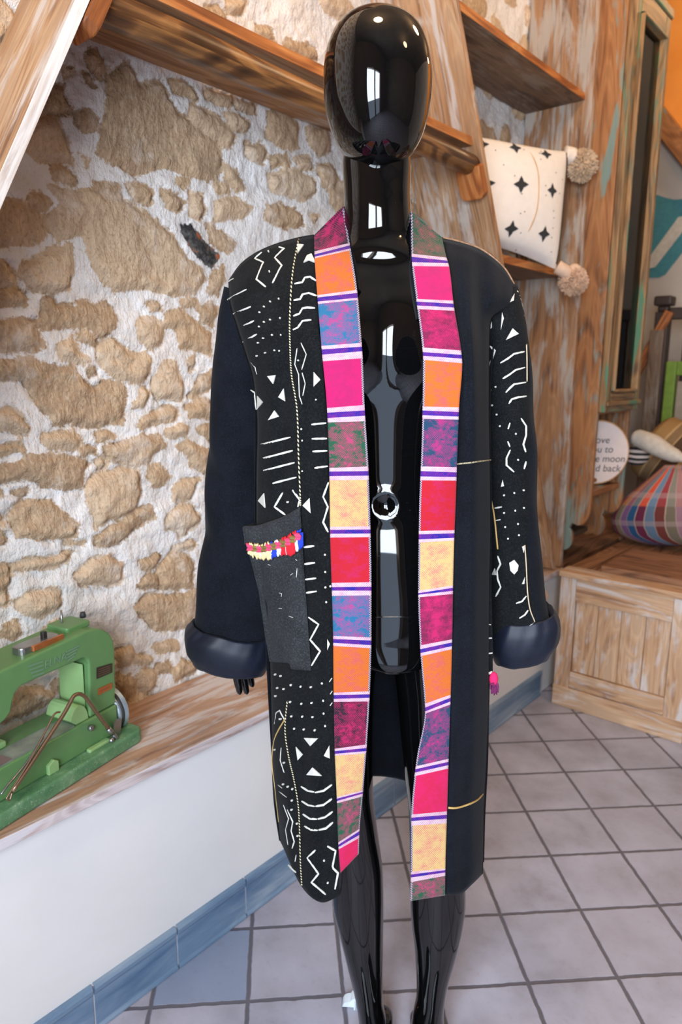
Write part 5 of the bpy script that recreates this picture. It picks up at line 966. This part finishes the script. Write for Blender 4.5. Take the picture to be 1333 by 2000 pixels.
def lapel(name, xl_, xr_, stripes, ytop, selv):
    """stripes: (colour, y_left_end, y_right_end) from the top down; xl_, xr_: edge x by y"""
    XL = lambda y: float(catmull([q[0] for q in xl_], np.array([[q[1]] for q in xl_], float), y)[0, 0]); XR = lambda y: float(catmull([q[0] for q in xr_], np.array([[q[1]] for q in xr_], float), y)[0, 0])
    mb = MB(); (y0, y1) = ytop; NC = 20; v0 = 0.
    rows = []
    for col, e0, e1 in stripes:
        n = max(1, int(round(max(e0-y0, e1-y1)/9)))
        for i in range(n+1):
            f = i/n; a, b = y0+(e0-y0)*f, y1+(e1-y1)*f; row = []
            for j in range(NC+1):
                u = j/NC; xa, xb = XL(a), XR(b); x = xa+(xb-xa)*u; y = a+(b-a)*u; w = WB_(y)-.006-.004*math.sin(math.pi*u)-(.0025*math.sin(y*.021+u*2)); row.append((P(x, y, w), (u, v0+((e0-y0+e1-y1)/2*f)/90)))
            rows.append((row, KN.index(col)))
        for i in range(len(rows)-n-1, len(rows)-1):
            r0_, r1_ = rows[i][0], rows[i+1][0]; sv = 1 if selv > 0 else NC-2
            for j in range(NC):
                m_ = KN.index(col)
                if j == (NC-1 if selv > 0 else 0) and col not in ('W', 'PU'): m_ = KN.index('SV')
                mb.add([r0_[j][0], r0_[j+1][0], r1_[j+1][0], r1_[j][0]], [(0, 3, 2, 1)], m_, [[r0_[j][1], r1_[j][1], r1_[j+1][1], r0_[j+1][1]]])
        v0 += (e0-y0+e1-y1)/2/90+.37; y0, y1 = e0, e1
    import bmesh
    o = obj(name, mb, [K[k] for k in KN], coat, smooth=True); bm = bmesh.new(); bm.from_mesh(o.data); bmesh.ops.remove_doubles(bm, verts=bm.verts, dist=1e-5); bm.to_mesh(o.data); bm.free()
    s = o.modifiers.new('solid', 'SOLIDIFY'); s.thickness = .0025; s.offset = -1; return o
def wpw(a, b): return [('W', a[0], b[0]), ('PU', a[1], b[1]), ('W', a[2], b[2])]
sl = [('DM', 491, 474.5)]+wpw((497, 501.5, 504.5), (479, 485, 488.6))+[('OR', 576.5, 566)]+wpw((581, 589, 593.6), (572, 581.6, 585.5))+[('TP', 675.6, 669.6)]+wpw((682.5, 692.7, 705.6), (677, 686, 699.6))+[('HP', 797, 791)]+wpw((806, 816.6, 825), (801.6, 812, 822.6))+[('GP', 914, 911)]+wpw((921, 930, 938), (920, 929, 937))+[('CR', 1035-6, 1028)]+wpw((1035, 1042.5, 1050), (1034, 1042, 1049))+[('RD', 1138.5, 1137)]+wpw((1146.7, 1153.6, 1164), (1146, 1153.6, 1162.6))+[('TP', 1242, 1245)]+wpw((1248, 1255.6, 1261.6), (1251, 1260, 1266))+[('OR', 1353, 1350)]+wpw((1357.6, 1365, 1371), (1356, 1363, 1370))+[('DM', 1462.5, 1454)]+wpw((1467, 1472.4, 1476), (1461, 1467, 1471.5))+[('CR', 1557, 1543.5)]+wpw((1560, 1564.5, 1569), (1546.5, 1550, 1555.5))+[('GP', 1645.5, 1618.5)]+wpw((1650, 1654.5, 1659), (1623, 1630.5, 1636.5))+[('HR', 1705, 1668)]
lapel('left_lapel', [(458, 614), (491, 614.5), (576, 620), (676, 628), (797, 639), (914, 643.5), (1035, 645), (1138, 648), (1242, 651), (1353, 652), (1462, 654), (1557, 658), (1645, 661), (1710, 666)], [(400, 671), (474, 683.5), (566, 698), (670, 707), (700, 709), (791, 712.5), (911, 720), (1029, 724), (1137, 726), (1245, 726), (1350, 723), (1454, 717), (1543, 710), (1620, 703), (1670, 701)], sl, (459, 402), 1)
sr = [('GD', 495.5, 503)]+wpw((501.5, 512, 519.6), (509, 514, 520.5))+[('HP', 584, 587)]+wpw((589, 596.7, 603.6), (593, 600.6, 607))+[('PK', 678.6, 684.6)]+wpw((687.6, 695, 702.6), (693, 700.5, 709.5))+[('OR', 794, 795.6)]+wpw((801.6, 811, 818), (804.6, 813.6, 819.6))+[('TD', 911, 912.6)]+wpw((920, 930.6, 938), (922.5, 931.5, 938.6))+[('RD', 1037, 1035.5)]+wpw((1043.6, 1053.5, 1059.5), (1041.5, 1050.5, 1055.6))+[('CR', 1154, 1143.5)]+wpw((1158.6, 1161.6, 1166.6), (1148, 1154, 1160))+[('PK', 1260.6, 1248.6)]+wpw((1268, 1275.6, 1281.6), (1254.6, 1262, 1268))+[('OR', 1374.6, 1356.6)]+wpw((1382, 1389.6, 1394), (1362.6, 1370, 1376))+[('TD', 1496.8, 1482)]+wpw((1502.4, 1509, 1516), (1487.8, 1494.5, 1501))+[('HR', 1591, 1584.6)]+wpw((1597, 1603.7, 1612.7), (1591.3, 1599, 1608))+[('CR', 1703, 1696.6)]+wpw((1708, 1714, 1723), (1699.5, 1704, 1710.5))+[('GP', 1760, 1749)]
lapel('right_lapel', [(410, 803), (500, 804.5), (584, 813.5), (680, 825.5), (701, 827), (815, 825.5), (911, 822.5), (980, 819.5), (1037, 818.6), (1157, 817.4), (1262, 821), (1370, 830), (1385, 831), (1478, 815), (1517, 810), (1591, 804), (1708, 803), (1762, 802)], [(460, 863), (500, 872), (521, 878), (596, 887), (689, 902), (710, 903.5), (794, 897.5), (914, 893), (980, 891), (1037, 888.5), (1148, 885.5), (1250, 884), (1358, 881), (1482, 877), (1584, 874), (1700, 870.5), (1752, 870)], sr, (413, 463), -1)
# collar band round the back of the neck
lp = [loc(P(614, 459, WB_(459)-.006)), loc(P(671, 402, WB_(402)-.006))]; rp = [loc(P(863, 463, WB_(463)-.006)), loc(P(803, 413, WB_(413)-.006))]
ctl = [lp, [(-.135, .062, 1.478), (-.098, .045, 1.532)], [(-.09, .098, 1.49), (-.07, .082, 1.55)], [(-.03, .108, 1.494), (-.03, .094, 1.556)], [(.03, .098, 1.49), (.01, .082, 1.55)], [(.085, .062, 1.474), (.034, .045, 1.53)], rp]
low = smoothpath([L(*q[0]) for q in ctl], 8); upp = smoothpath([L(*q[1]) for q in ctl], 8); mb = MB(); n_ = len(low)
mb.grid([[low[i]*(1-t)+upp[i]*t for t in np.linspace(0, 1, 6)] for i in range(n_)], lambda i, j: 0 if i < n_*.3 else (1 if i < n_*.7 else 2), us=3.); obj('collar', mb, [K['DM'], K['HP'], K['GD']], coat, smooth=True, solid=.0025)
# inner facing seen inside the neck opening on both sides
for (pts_, nm) in (([(672, 404, .012), (684, 470, -.035), (692, 520, -.072), (700, 566, -.1)], 'neck_facing'), ([(803, 415, .012), (804, 500, -.055), (811, 570, -.1), (818, 620, -.125)], 'neck_facing')):
    sgn = 1 if pts_[0][0] < 740 else -1; mb = MB(); a = [P(*q) for q in pts_]; b = [P(x+sgn*(4 if k in (0,) else 15-3*k), y+(2 if k == 0 else 6), w+.034) for k, (x, y, w) in enumerate(pts_)]; a = smoothpath(a, 8); b = smoothpath(b, 8); mb.grid([[a[i], (a[i]+b[i])/2, b[i]] for i in range(len(a))]); obj(nm, mb, M['twill'], coat, smooth=True, solid=.0012)
# sleeves --------------------------------------------------------------------
def slv_fn(seed, amp=.004):
    def f(v, a, p):
        z = p[2]; s = math.sin(a*2+z*9+seed)*math.sin(z*31+a*1.3+seed)+.6*math.sin(z*57+a*2.1+seed*2)*math.sin(a); d = np.array([math.cos(a)*-1*EU[k]-math.sin(a)*EW[k] for k in range(3)]); return d*amp*s*min(1, v*4)*.9
    return f
slL = [(440, 560, 540, 600, .045, .03, .04), (428, 630, 535, 640, .06, .045, .06), (416, 715, 530, 720, .068, .052, .07), (415, 830, 526, 830, .07, .055, .07), (409, 930, 528, 930, .068, .058, .07), (400, 1030, 534, 1030, .064, .058, .075), (391, 1120, 540, 1122, .058, .055, .075), (383, 1225, 540, 1250, .052, .046, .075)]
mb = MB(); mb.loft(limb(slL, 70, 64, 1., slv_fn(1.3, .006)), 0, False); obj('left_sleeve', mb, M['twill'], coat, smooth=True, solid=.0012)
slR = [(885, 556, 1010, 558, .03, .03, .04), (905, 592, 1019, 592, .025, .045, .055), (915, 640, 1028, 640, .025, .055, .065), (925, 700, 1034, 700, .03, .058, .068), (932, 800, 1040, 800, .035, .058, .07), (938, 900, 1047, 900, .035, .056, .07), (945, 1000, 1050, 1000, .035, .052, .07), (948, 1100, 1056, 1100, .035, .05, .07), (952, 1180, 1066, 1172, .035, .048, .07), (956, 1250, 1076, 1222, .035, .046, .07)]
rg = np.array(limb(slR, 90, 84, 1., slv_fn(2.1, .0025))); TR = Tube(rg); mb = MB()
# patterned cloth on the picture-left two thirds of the sleeve front, black behind: split along the piping line
pipx = [(556, 1009), (600, 1021), (650, 1029), (700, 1031), (750, 1032), (850, 1032), (950, 1030), (1050, 1028), (1100, 1031), (1150, 1034), (1190, 1040), (1220, 1049), (1260, 1052)]
def smat(i, j):
    q = rg[i, j]; x, y = proj(q); a = 2*math.pi*(j+.5)/84
    return 1 if (0 < a < math.pi and x < np.interp(y, [p[0] for p in pipx], [p[1] for p in pipx])+1) else 0
mb.grid(rg, smat, cv=True)
for q in parse("240,80 235,125 203,140;160,200 172,240 152,318;95,260 95,300 76,318;228,305 268,340 185,380;165,1290 175,1330 155,1335;240,1810 268,1845 262,1880 240,1905 215,1880 208,1830;310,1715 300,1765 290,1725"): poly(mb, TR, [CD(p) for p in q], 2, .0035)
for q in parse("82,420 115,450 78,550;150,530 200,500 240,470 308,455;165,632 210,605 250,575 312,558;185,722 215,690 240,668 318,655;205,795 225,765 270,752 322,745;285,890 318,940 318,1000 300,1060 316,1110;213,920 200,960;198,1040 212,1075;215,1095 190,1150 190,1195 240,1240;318,1170 305,1220;112,1475 158,1467;120,1555 150,1550"): strip(mb, TR, [CD(p) for p in q], 3.4, 2, .0035)
for q in parse("148,940 127,865 97,805 120,685 85,705 250,990 264,1160 240,1375 247,1490 264,1577 200,1673 300,1358 302,1472 175,1505 182,1597 175,1390 270,1650"): [dot(mb, TR, *CD(p), r=2., mat=2, lift=.0035) for p in q]
for q in parse("485,1240 530,1225 562,1185;510,1350 550,1325 575,1290;520,1438 570,1420 620,1385;350,890 370,950 345,1000 350,1060 372,1120 335,1190"): strip(mb, TR, [CE(p) for p in q], 3.0, 2, .0035)
for q in parse("330,980 340,1030 307,1028;550,1045 545,1095 528,1095"): poly(mb, TR, [CE(p) for p in q], 2, .0035)
obj('right_sleeve', mb, [M['twill'], M['mud'], M['paint']], coat, smooth=True, solid=.0012)
cord('sleeve_piping', TR, [CD((262, 62)), CD((290, 150)), CD((312, 300)), CD((322, 450)), CD((324, 650))], .0010, M['cream'], .0065)
cord('sleeve_piping', TR, [CE(p) for p in ((550, 810), (560, 950), (570, 1150), (588, 1280), (624, 1375))], .0010, M['cream'], .0065)
cord('gold_thread', TR, [CE(p) for p in ((300, 470), (325, 600), (350, 840))], .0014, M['gold'], .004)
def cuff(rows, seed, nm):
    R = np.array(limb(rows, 26, 80, .86)); C = R.mean(1, keepdims=True); n = len(R); out = []
    for i in range(n):
        v = i/(n-1); puff = .004*math.sin(math.pi*v)
        for j in range(80):
            a = 2*math.pi*j/80; wob = .0022*math.sin(a*5+seed+v*2)+.0013*math.sin(a*9+seed*2+v*3.)+.0006*math.sin(a*17+v*7+seed); R[i, j] += (R[i, j]-C[i, 0])/np.linalg.norm(R[i, j]-C[i, 0])*(puff+wob*.6)+EZ*wob*(1-abs(2*v-1)*.3)
    top_in = (R[0]-C[0])*.90+C[0]-EZ*.012; bot_in = (R[-1]-C[-1])*.93+C[-1]+EZ*.01; top_l = (R[0]-C[0])*.97+C[0]+EZ*.003; bot_l = (R[-1]-C[-1])*.985+C[-1]-EZ*.004
    bot_2 = (R[-1]-C[-1])*.86+C[-1]+EZ*.05
    mb = MB(); mb.loft([top_in, top_l, *R, bot_l, bot_in, bot_2], 0, False); return obj(nm, mb, M['satin'], coat, smooth=True, fix=True)
cuff([(378, 1213, 530, 1246, .05, .056, .084), (368, 1232, 531, 1268, .05, .06, .088), (369, 1262, 527, 1292, .05, .058, .088), (378, 1283, 521, 1308, .05, .054, .086)], .6, 'left_cuff')
cuff([(960, 1212, 1084, 1192, .035, .052, .084), (957, 1236, 1090, 1212, .035, .055, .088), (958, 1264, 1088, 1244, .035, .054, .088), (964, 1286, 1074, 1270, .035, .05, .084)], 2.2, 'right_cuff')
# patch pocket with its fringe ------------------------------------------------
class Pk:
    def w_at(s, x, y):
        x2 = min(max(x, 500), 650); out = max(0, (512-x))/40.; lip = max(0., 1-(y-1000)/180.); return min(SL.w_at(max(x2, 512), y), -.06)-.004-.012*lip*max(0, min(1, (600-x)/110))+.012*out
SP = Pk(); 
lft = [(1028, 475), (1040, 477), (1060, 481), (1095, 492), (1155, 507), (1239, 519), (1293, 528)]; rgt = [(992, 587), (1050, 592), (1080, 594), (1170, 600), (1308, 607)]; botl = (528, 1293); N1 = 26; N2 = 18; g = []
topc = [C2(p) for p in ((380, 432), (430, 432), (470, 428), (540, 408), (600, 388), (680, 352), (755, 306))]; botc = [C2(p) for p in ((560, 1308), (600, 1311), (640, 1313), (683, 1318), (697, 1355), (760, 1362), (825, 1366))]
tu = np.linspace(0, 1, N2); tc_ = catmull(np.linspace(0, 1, 7), np.array(topc), tu); bc_ = catmull(np.linspace(0, 1, 7), np.array(botc), tu)
for i in range(N1):
    v = i/(N1-1); row = []
    yl = lft[0][0]+(lft[-1][0]-lft[0][0])*v; xl_e = float(np.interp(yl, [q[0] for q in lft], [q[1] for q in lft])); lin = tc_[0]*(1-v)+bc_[0]*v
    for j in range(N2):
        q = tc_[j]*(1-v)+bc_[j]*v; q = q+np.array([(xl_e-lin[0])*(1-tu[j]), 0]); row.append(P(q[0], q[1], SP.w_at(*q)))
    g.append(row)
mb = MB(); g = np.array(g); mb.grid(g, 0, flip=True)
# folded lip: return the top edge inwards, and the left edge back to the coat
mb.grid(np.array([g[0], g[0]+EW*.006+EZ*.002, g[0]+EW*.010-EZ*.03]), 0)
mb.grid(np.array([g[:, 0], g[:, 0]+EW*.02+EU*.006, g[:, 0]+EW*.05+EU*.02]), 0)
for q in parse("620,860 635,865 632,885;690,745 705,735;680,1010 705,1020;615,960 635,962;725,640 735,650;735,700 730,760;545,675 560,680"): strip(mb, SP, [C2(p) for p in q], 1.3, 1, .0012)
obj('patch_pocket', mb, [M['pocket'], M['paint']], coat, smooth=True, solid=.0014)
YC = dict(cream=srgb(240, 216, 156), blue=srgb(28, 60, 190), white=srgb(232, 232, 238), red=srgb(214, 24, 40), pink=srgb(224, 66, 108), olive=srgb(124, 104, 50)); YN = list(YC); YM = [plain(k+'_yarn', c, .9) for k, c in YC.items()]
H7 = lambda p: (460+p[0]/6.665, 980+p[1]/6.665)
mb = MB()
def yarn(p0, p1, c, r=.0016, out=.006):
    a, b = P(*p0, SP.w_at(*p0)-.003), P(*p1, SP.w_at(*p1)-out); m = (a+b)/2-EW*.003; mb.tube(smoothpath([a, m, b], 3), [r]*6+[r*.7], YN.index(c), seg=6)
topf = lambda x: np.interp(x, [140, 300, 480, 640, 820, 880], [535, 560, 520, 470, 370, 335]); botf = lambda x: np.interp(x, [150, 220, 300, 400, 480, 550, 600, 700, 800, 870], [640, 720, 740, 752, 735, 700, 690, 705, 640, 590])
for k in range(190):
    x = RNG.uniform(160, 880); f = .5+.5*RNG.random(); c = 'cream' if x < 480 else 'blue' if x < 550 else 'white' if x < 605 else 'red' if x < 780 else 'white' if x < 815 else 'blue'
    if RNG.random() < .05: c = 'white'
    y0 = topf(x)+RNG.uniform(40, 110); yarn(H7((x, y0)), H7((x+RNG.uniform(-8, 14), botf(x)+RNG.uniform(-40, 14))), c)
for k in range(40):
    x = RNG.uniform(160, 860); c = 'cream' if x < 440 else 'blue' if x < 500 else 'white' if x < 560 else 'red' if x < 800 else 'blue'; y = topf(x)+RNG.uniform(-14, 12); yarn(H7((x, y)), H7((x+RNG.uniform(-12, 12), y+22)), c, .0013)
for k in range(11):
    x = 150+k*62; c = 'pink' if k % 2 == 0 else 'olive'; yt = topf(x)+8
    for s in range(7):
        xs_ = x+s*9; yarn(H7((xs_, yt+s*1)), H7((xs_+30, yt+48)), c, .0018, .008); yarn(H7((xs_+30, yt+44)), H7((xs_+6, yt+88)), c, .0018, .008)
obj('fringe_trim', mb, YM, coat, smooth=True)
# narrow edge of the other pocket on the right side seam, ending in a tassel
mb = MB(); pl = [CE(p) for p in ((283, 508), (297, 516), (302, 800), (304, 1100), (310, 1395), (313, 1500), (314, 1740), (284, 1746), (270, 1600), (268, 1490), (272, 1390), (278, 1000), (280, 700))]
class Flat:
    def w_at(s, x, y): return -.058
V = [P(x, y, -.058) for x, y in pl]; n = len(V); mb.add(V+[v+EW*.006 for v in V], [list(range(n)), list(range(n, 2*n))[::-1]]+[[k, (k+1) % n, n+(k+1) % n, n+k] for k in range(n)])
for q in parse("274,1393 300,1397;271,1497 309,1495;273,1610 312,1605;284,1750 308,1742;284,1760 308,1752"): strip(mb, Flat(), [CE(p) for p in q], 3., 1, .002)
obj('side_pocket', mb, [M['mud'], M['paint']], coat, fix=True)
mb = MB(); c = P(*CE((320, 1795)), -.060); mb.ball(c, .0075, .0075, .012, n=10, m=14); mb.ball(P(*CE((308, 1800)), -.061), .004, .004, .008, 1, n=8, m=10); t = P(*CE((325, 1800)), -.06)
for k in range(60):
    e = P(*CE((RNG.uniform(294, 358), RNG.uniform(1840, 1915))), -.06+RNG.uniform(-.012, .012)); mb.tube(smoothpath([t+(e-t)*.2, (t+e)/2+EU*RNG.uniform(-.003, .003), e], 3), .0011, 2, seg=5)
obj('tassel', mb, [plain('hot_pink_wool', srgb(226, 30, 96), .9), plain('olive_wool', srgb(120, 124, 60), .9), plain('plum_wool', srgb(112, 32, 84), .9)], coat, smooth=True)

for o in coat.children:
    if o.type == 'MESH': flat_marks(o)
# ================================================================== LIGHT AND CAMERA
def area(name, loc_, look, sx, sy, power, col, spread=math.pi):
    l = bpy.data.lights.new(name, 'AREA'); l.shape = 'RECTANGLE'; l.size = sx; l.size_y = sy; l.energy = power; l.color = col; l.spread = spread
    o = bpy.data.objects.new(name, l); COL.objects.link(o); o.location = loc_; d = Vector(look)-Vector(loc_); o.rotation_euler = d.to_track_quat('-Z', 'Y').to_euler(); return o
area('doorway_daylight', ((DX0+DX1)/2, -1.14, 1.66), ((DX0+DX1)/2, 0, 1.66), DX1-DX0, 1.36, 175, (.78, .88, 1.0))
for nm, p, pw, rad in (('ceiling_lamp', (-.55, .75, 2.95), 38, .14), ('ceiling_lamp', (-.35, 2.3, 3.0), 26, .14), ('ceiling_lamp', (.9, 1.6, 3.0), 22, .14), ('ceiling_lamp', (-.75, 3.9, 3.05), 16, .08)):
    l = bpy.data.lights.new(nm, 'POINT'); l.energy = pw; l.color = (1, .68, .38) if 'x' not in nm else (1, 1, 1); l.shadow_soft_size = rad; o = bpy.data.objects.new(nm, l); COL.objects.link(o); o.location = p
w = bpy.data.worlds.new('sky'); SC.world = w; w.use_nodes = True; w.node_tree.nodes['Background'].inputs[0].default_value = (.62, .77, 1, 1); w.node_tree.nodes['Background'].inputs[1].default_value = 2.6
cam = bpy.data.cameras.new('camera'); co = bpy.data.objects.new('camera', cam); COL.objects.link(co)
cam.sensor_fit = 'VERTICAL'; cam.sensor_height = 36; cam.sensor_width = 24; cam.lens = F/2000*36; cam.clip_start = .02
co.matrix_world = Matrix([[*(RT[i], UP[i], -FW[i]), CP[i]] for i in range(3)]+[[0, 0, 0, 1]])
cam.dof.use_dof = True; cam.dof.focus_distance = 1.08; cam.dof.aperture_fstop = 5.0
SC.camera = co
SC.view_settings.view_transform = 'Standard'; SC.view_settings.look = 'None'; SC.view_settings.gamma = 1; SC.view_settings.use_curve_mapping = False; SC.view_settings.exposure = 0.0
SC.cycles.use_denoising = True; SC.cycles.max_bounces = 8; SC.cycles.caustics_reflective = False; SC.cycles.caustics_refractive = False; SC.cycles.sample_clamp_indirect = 6
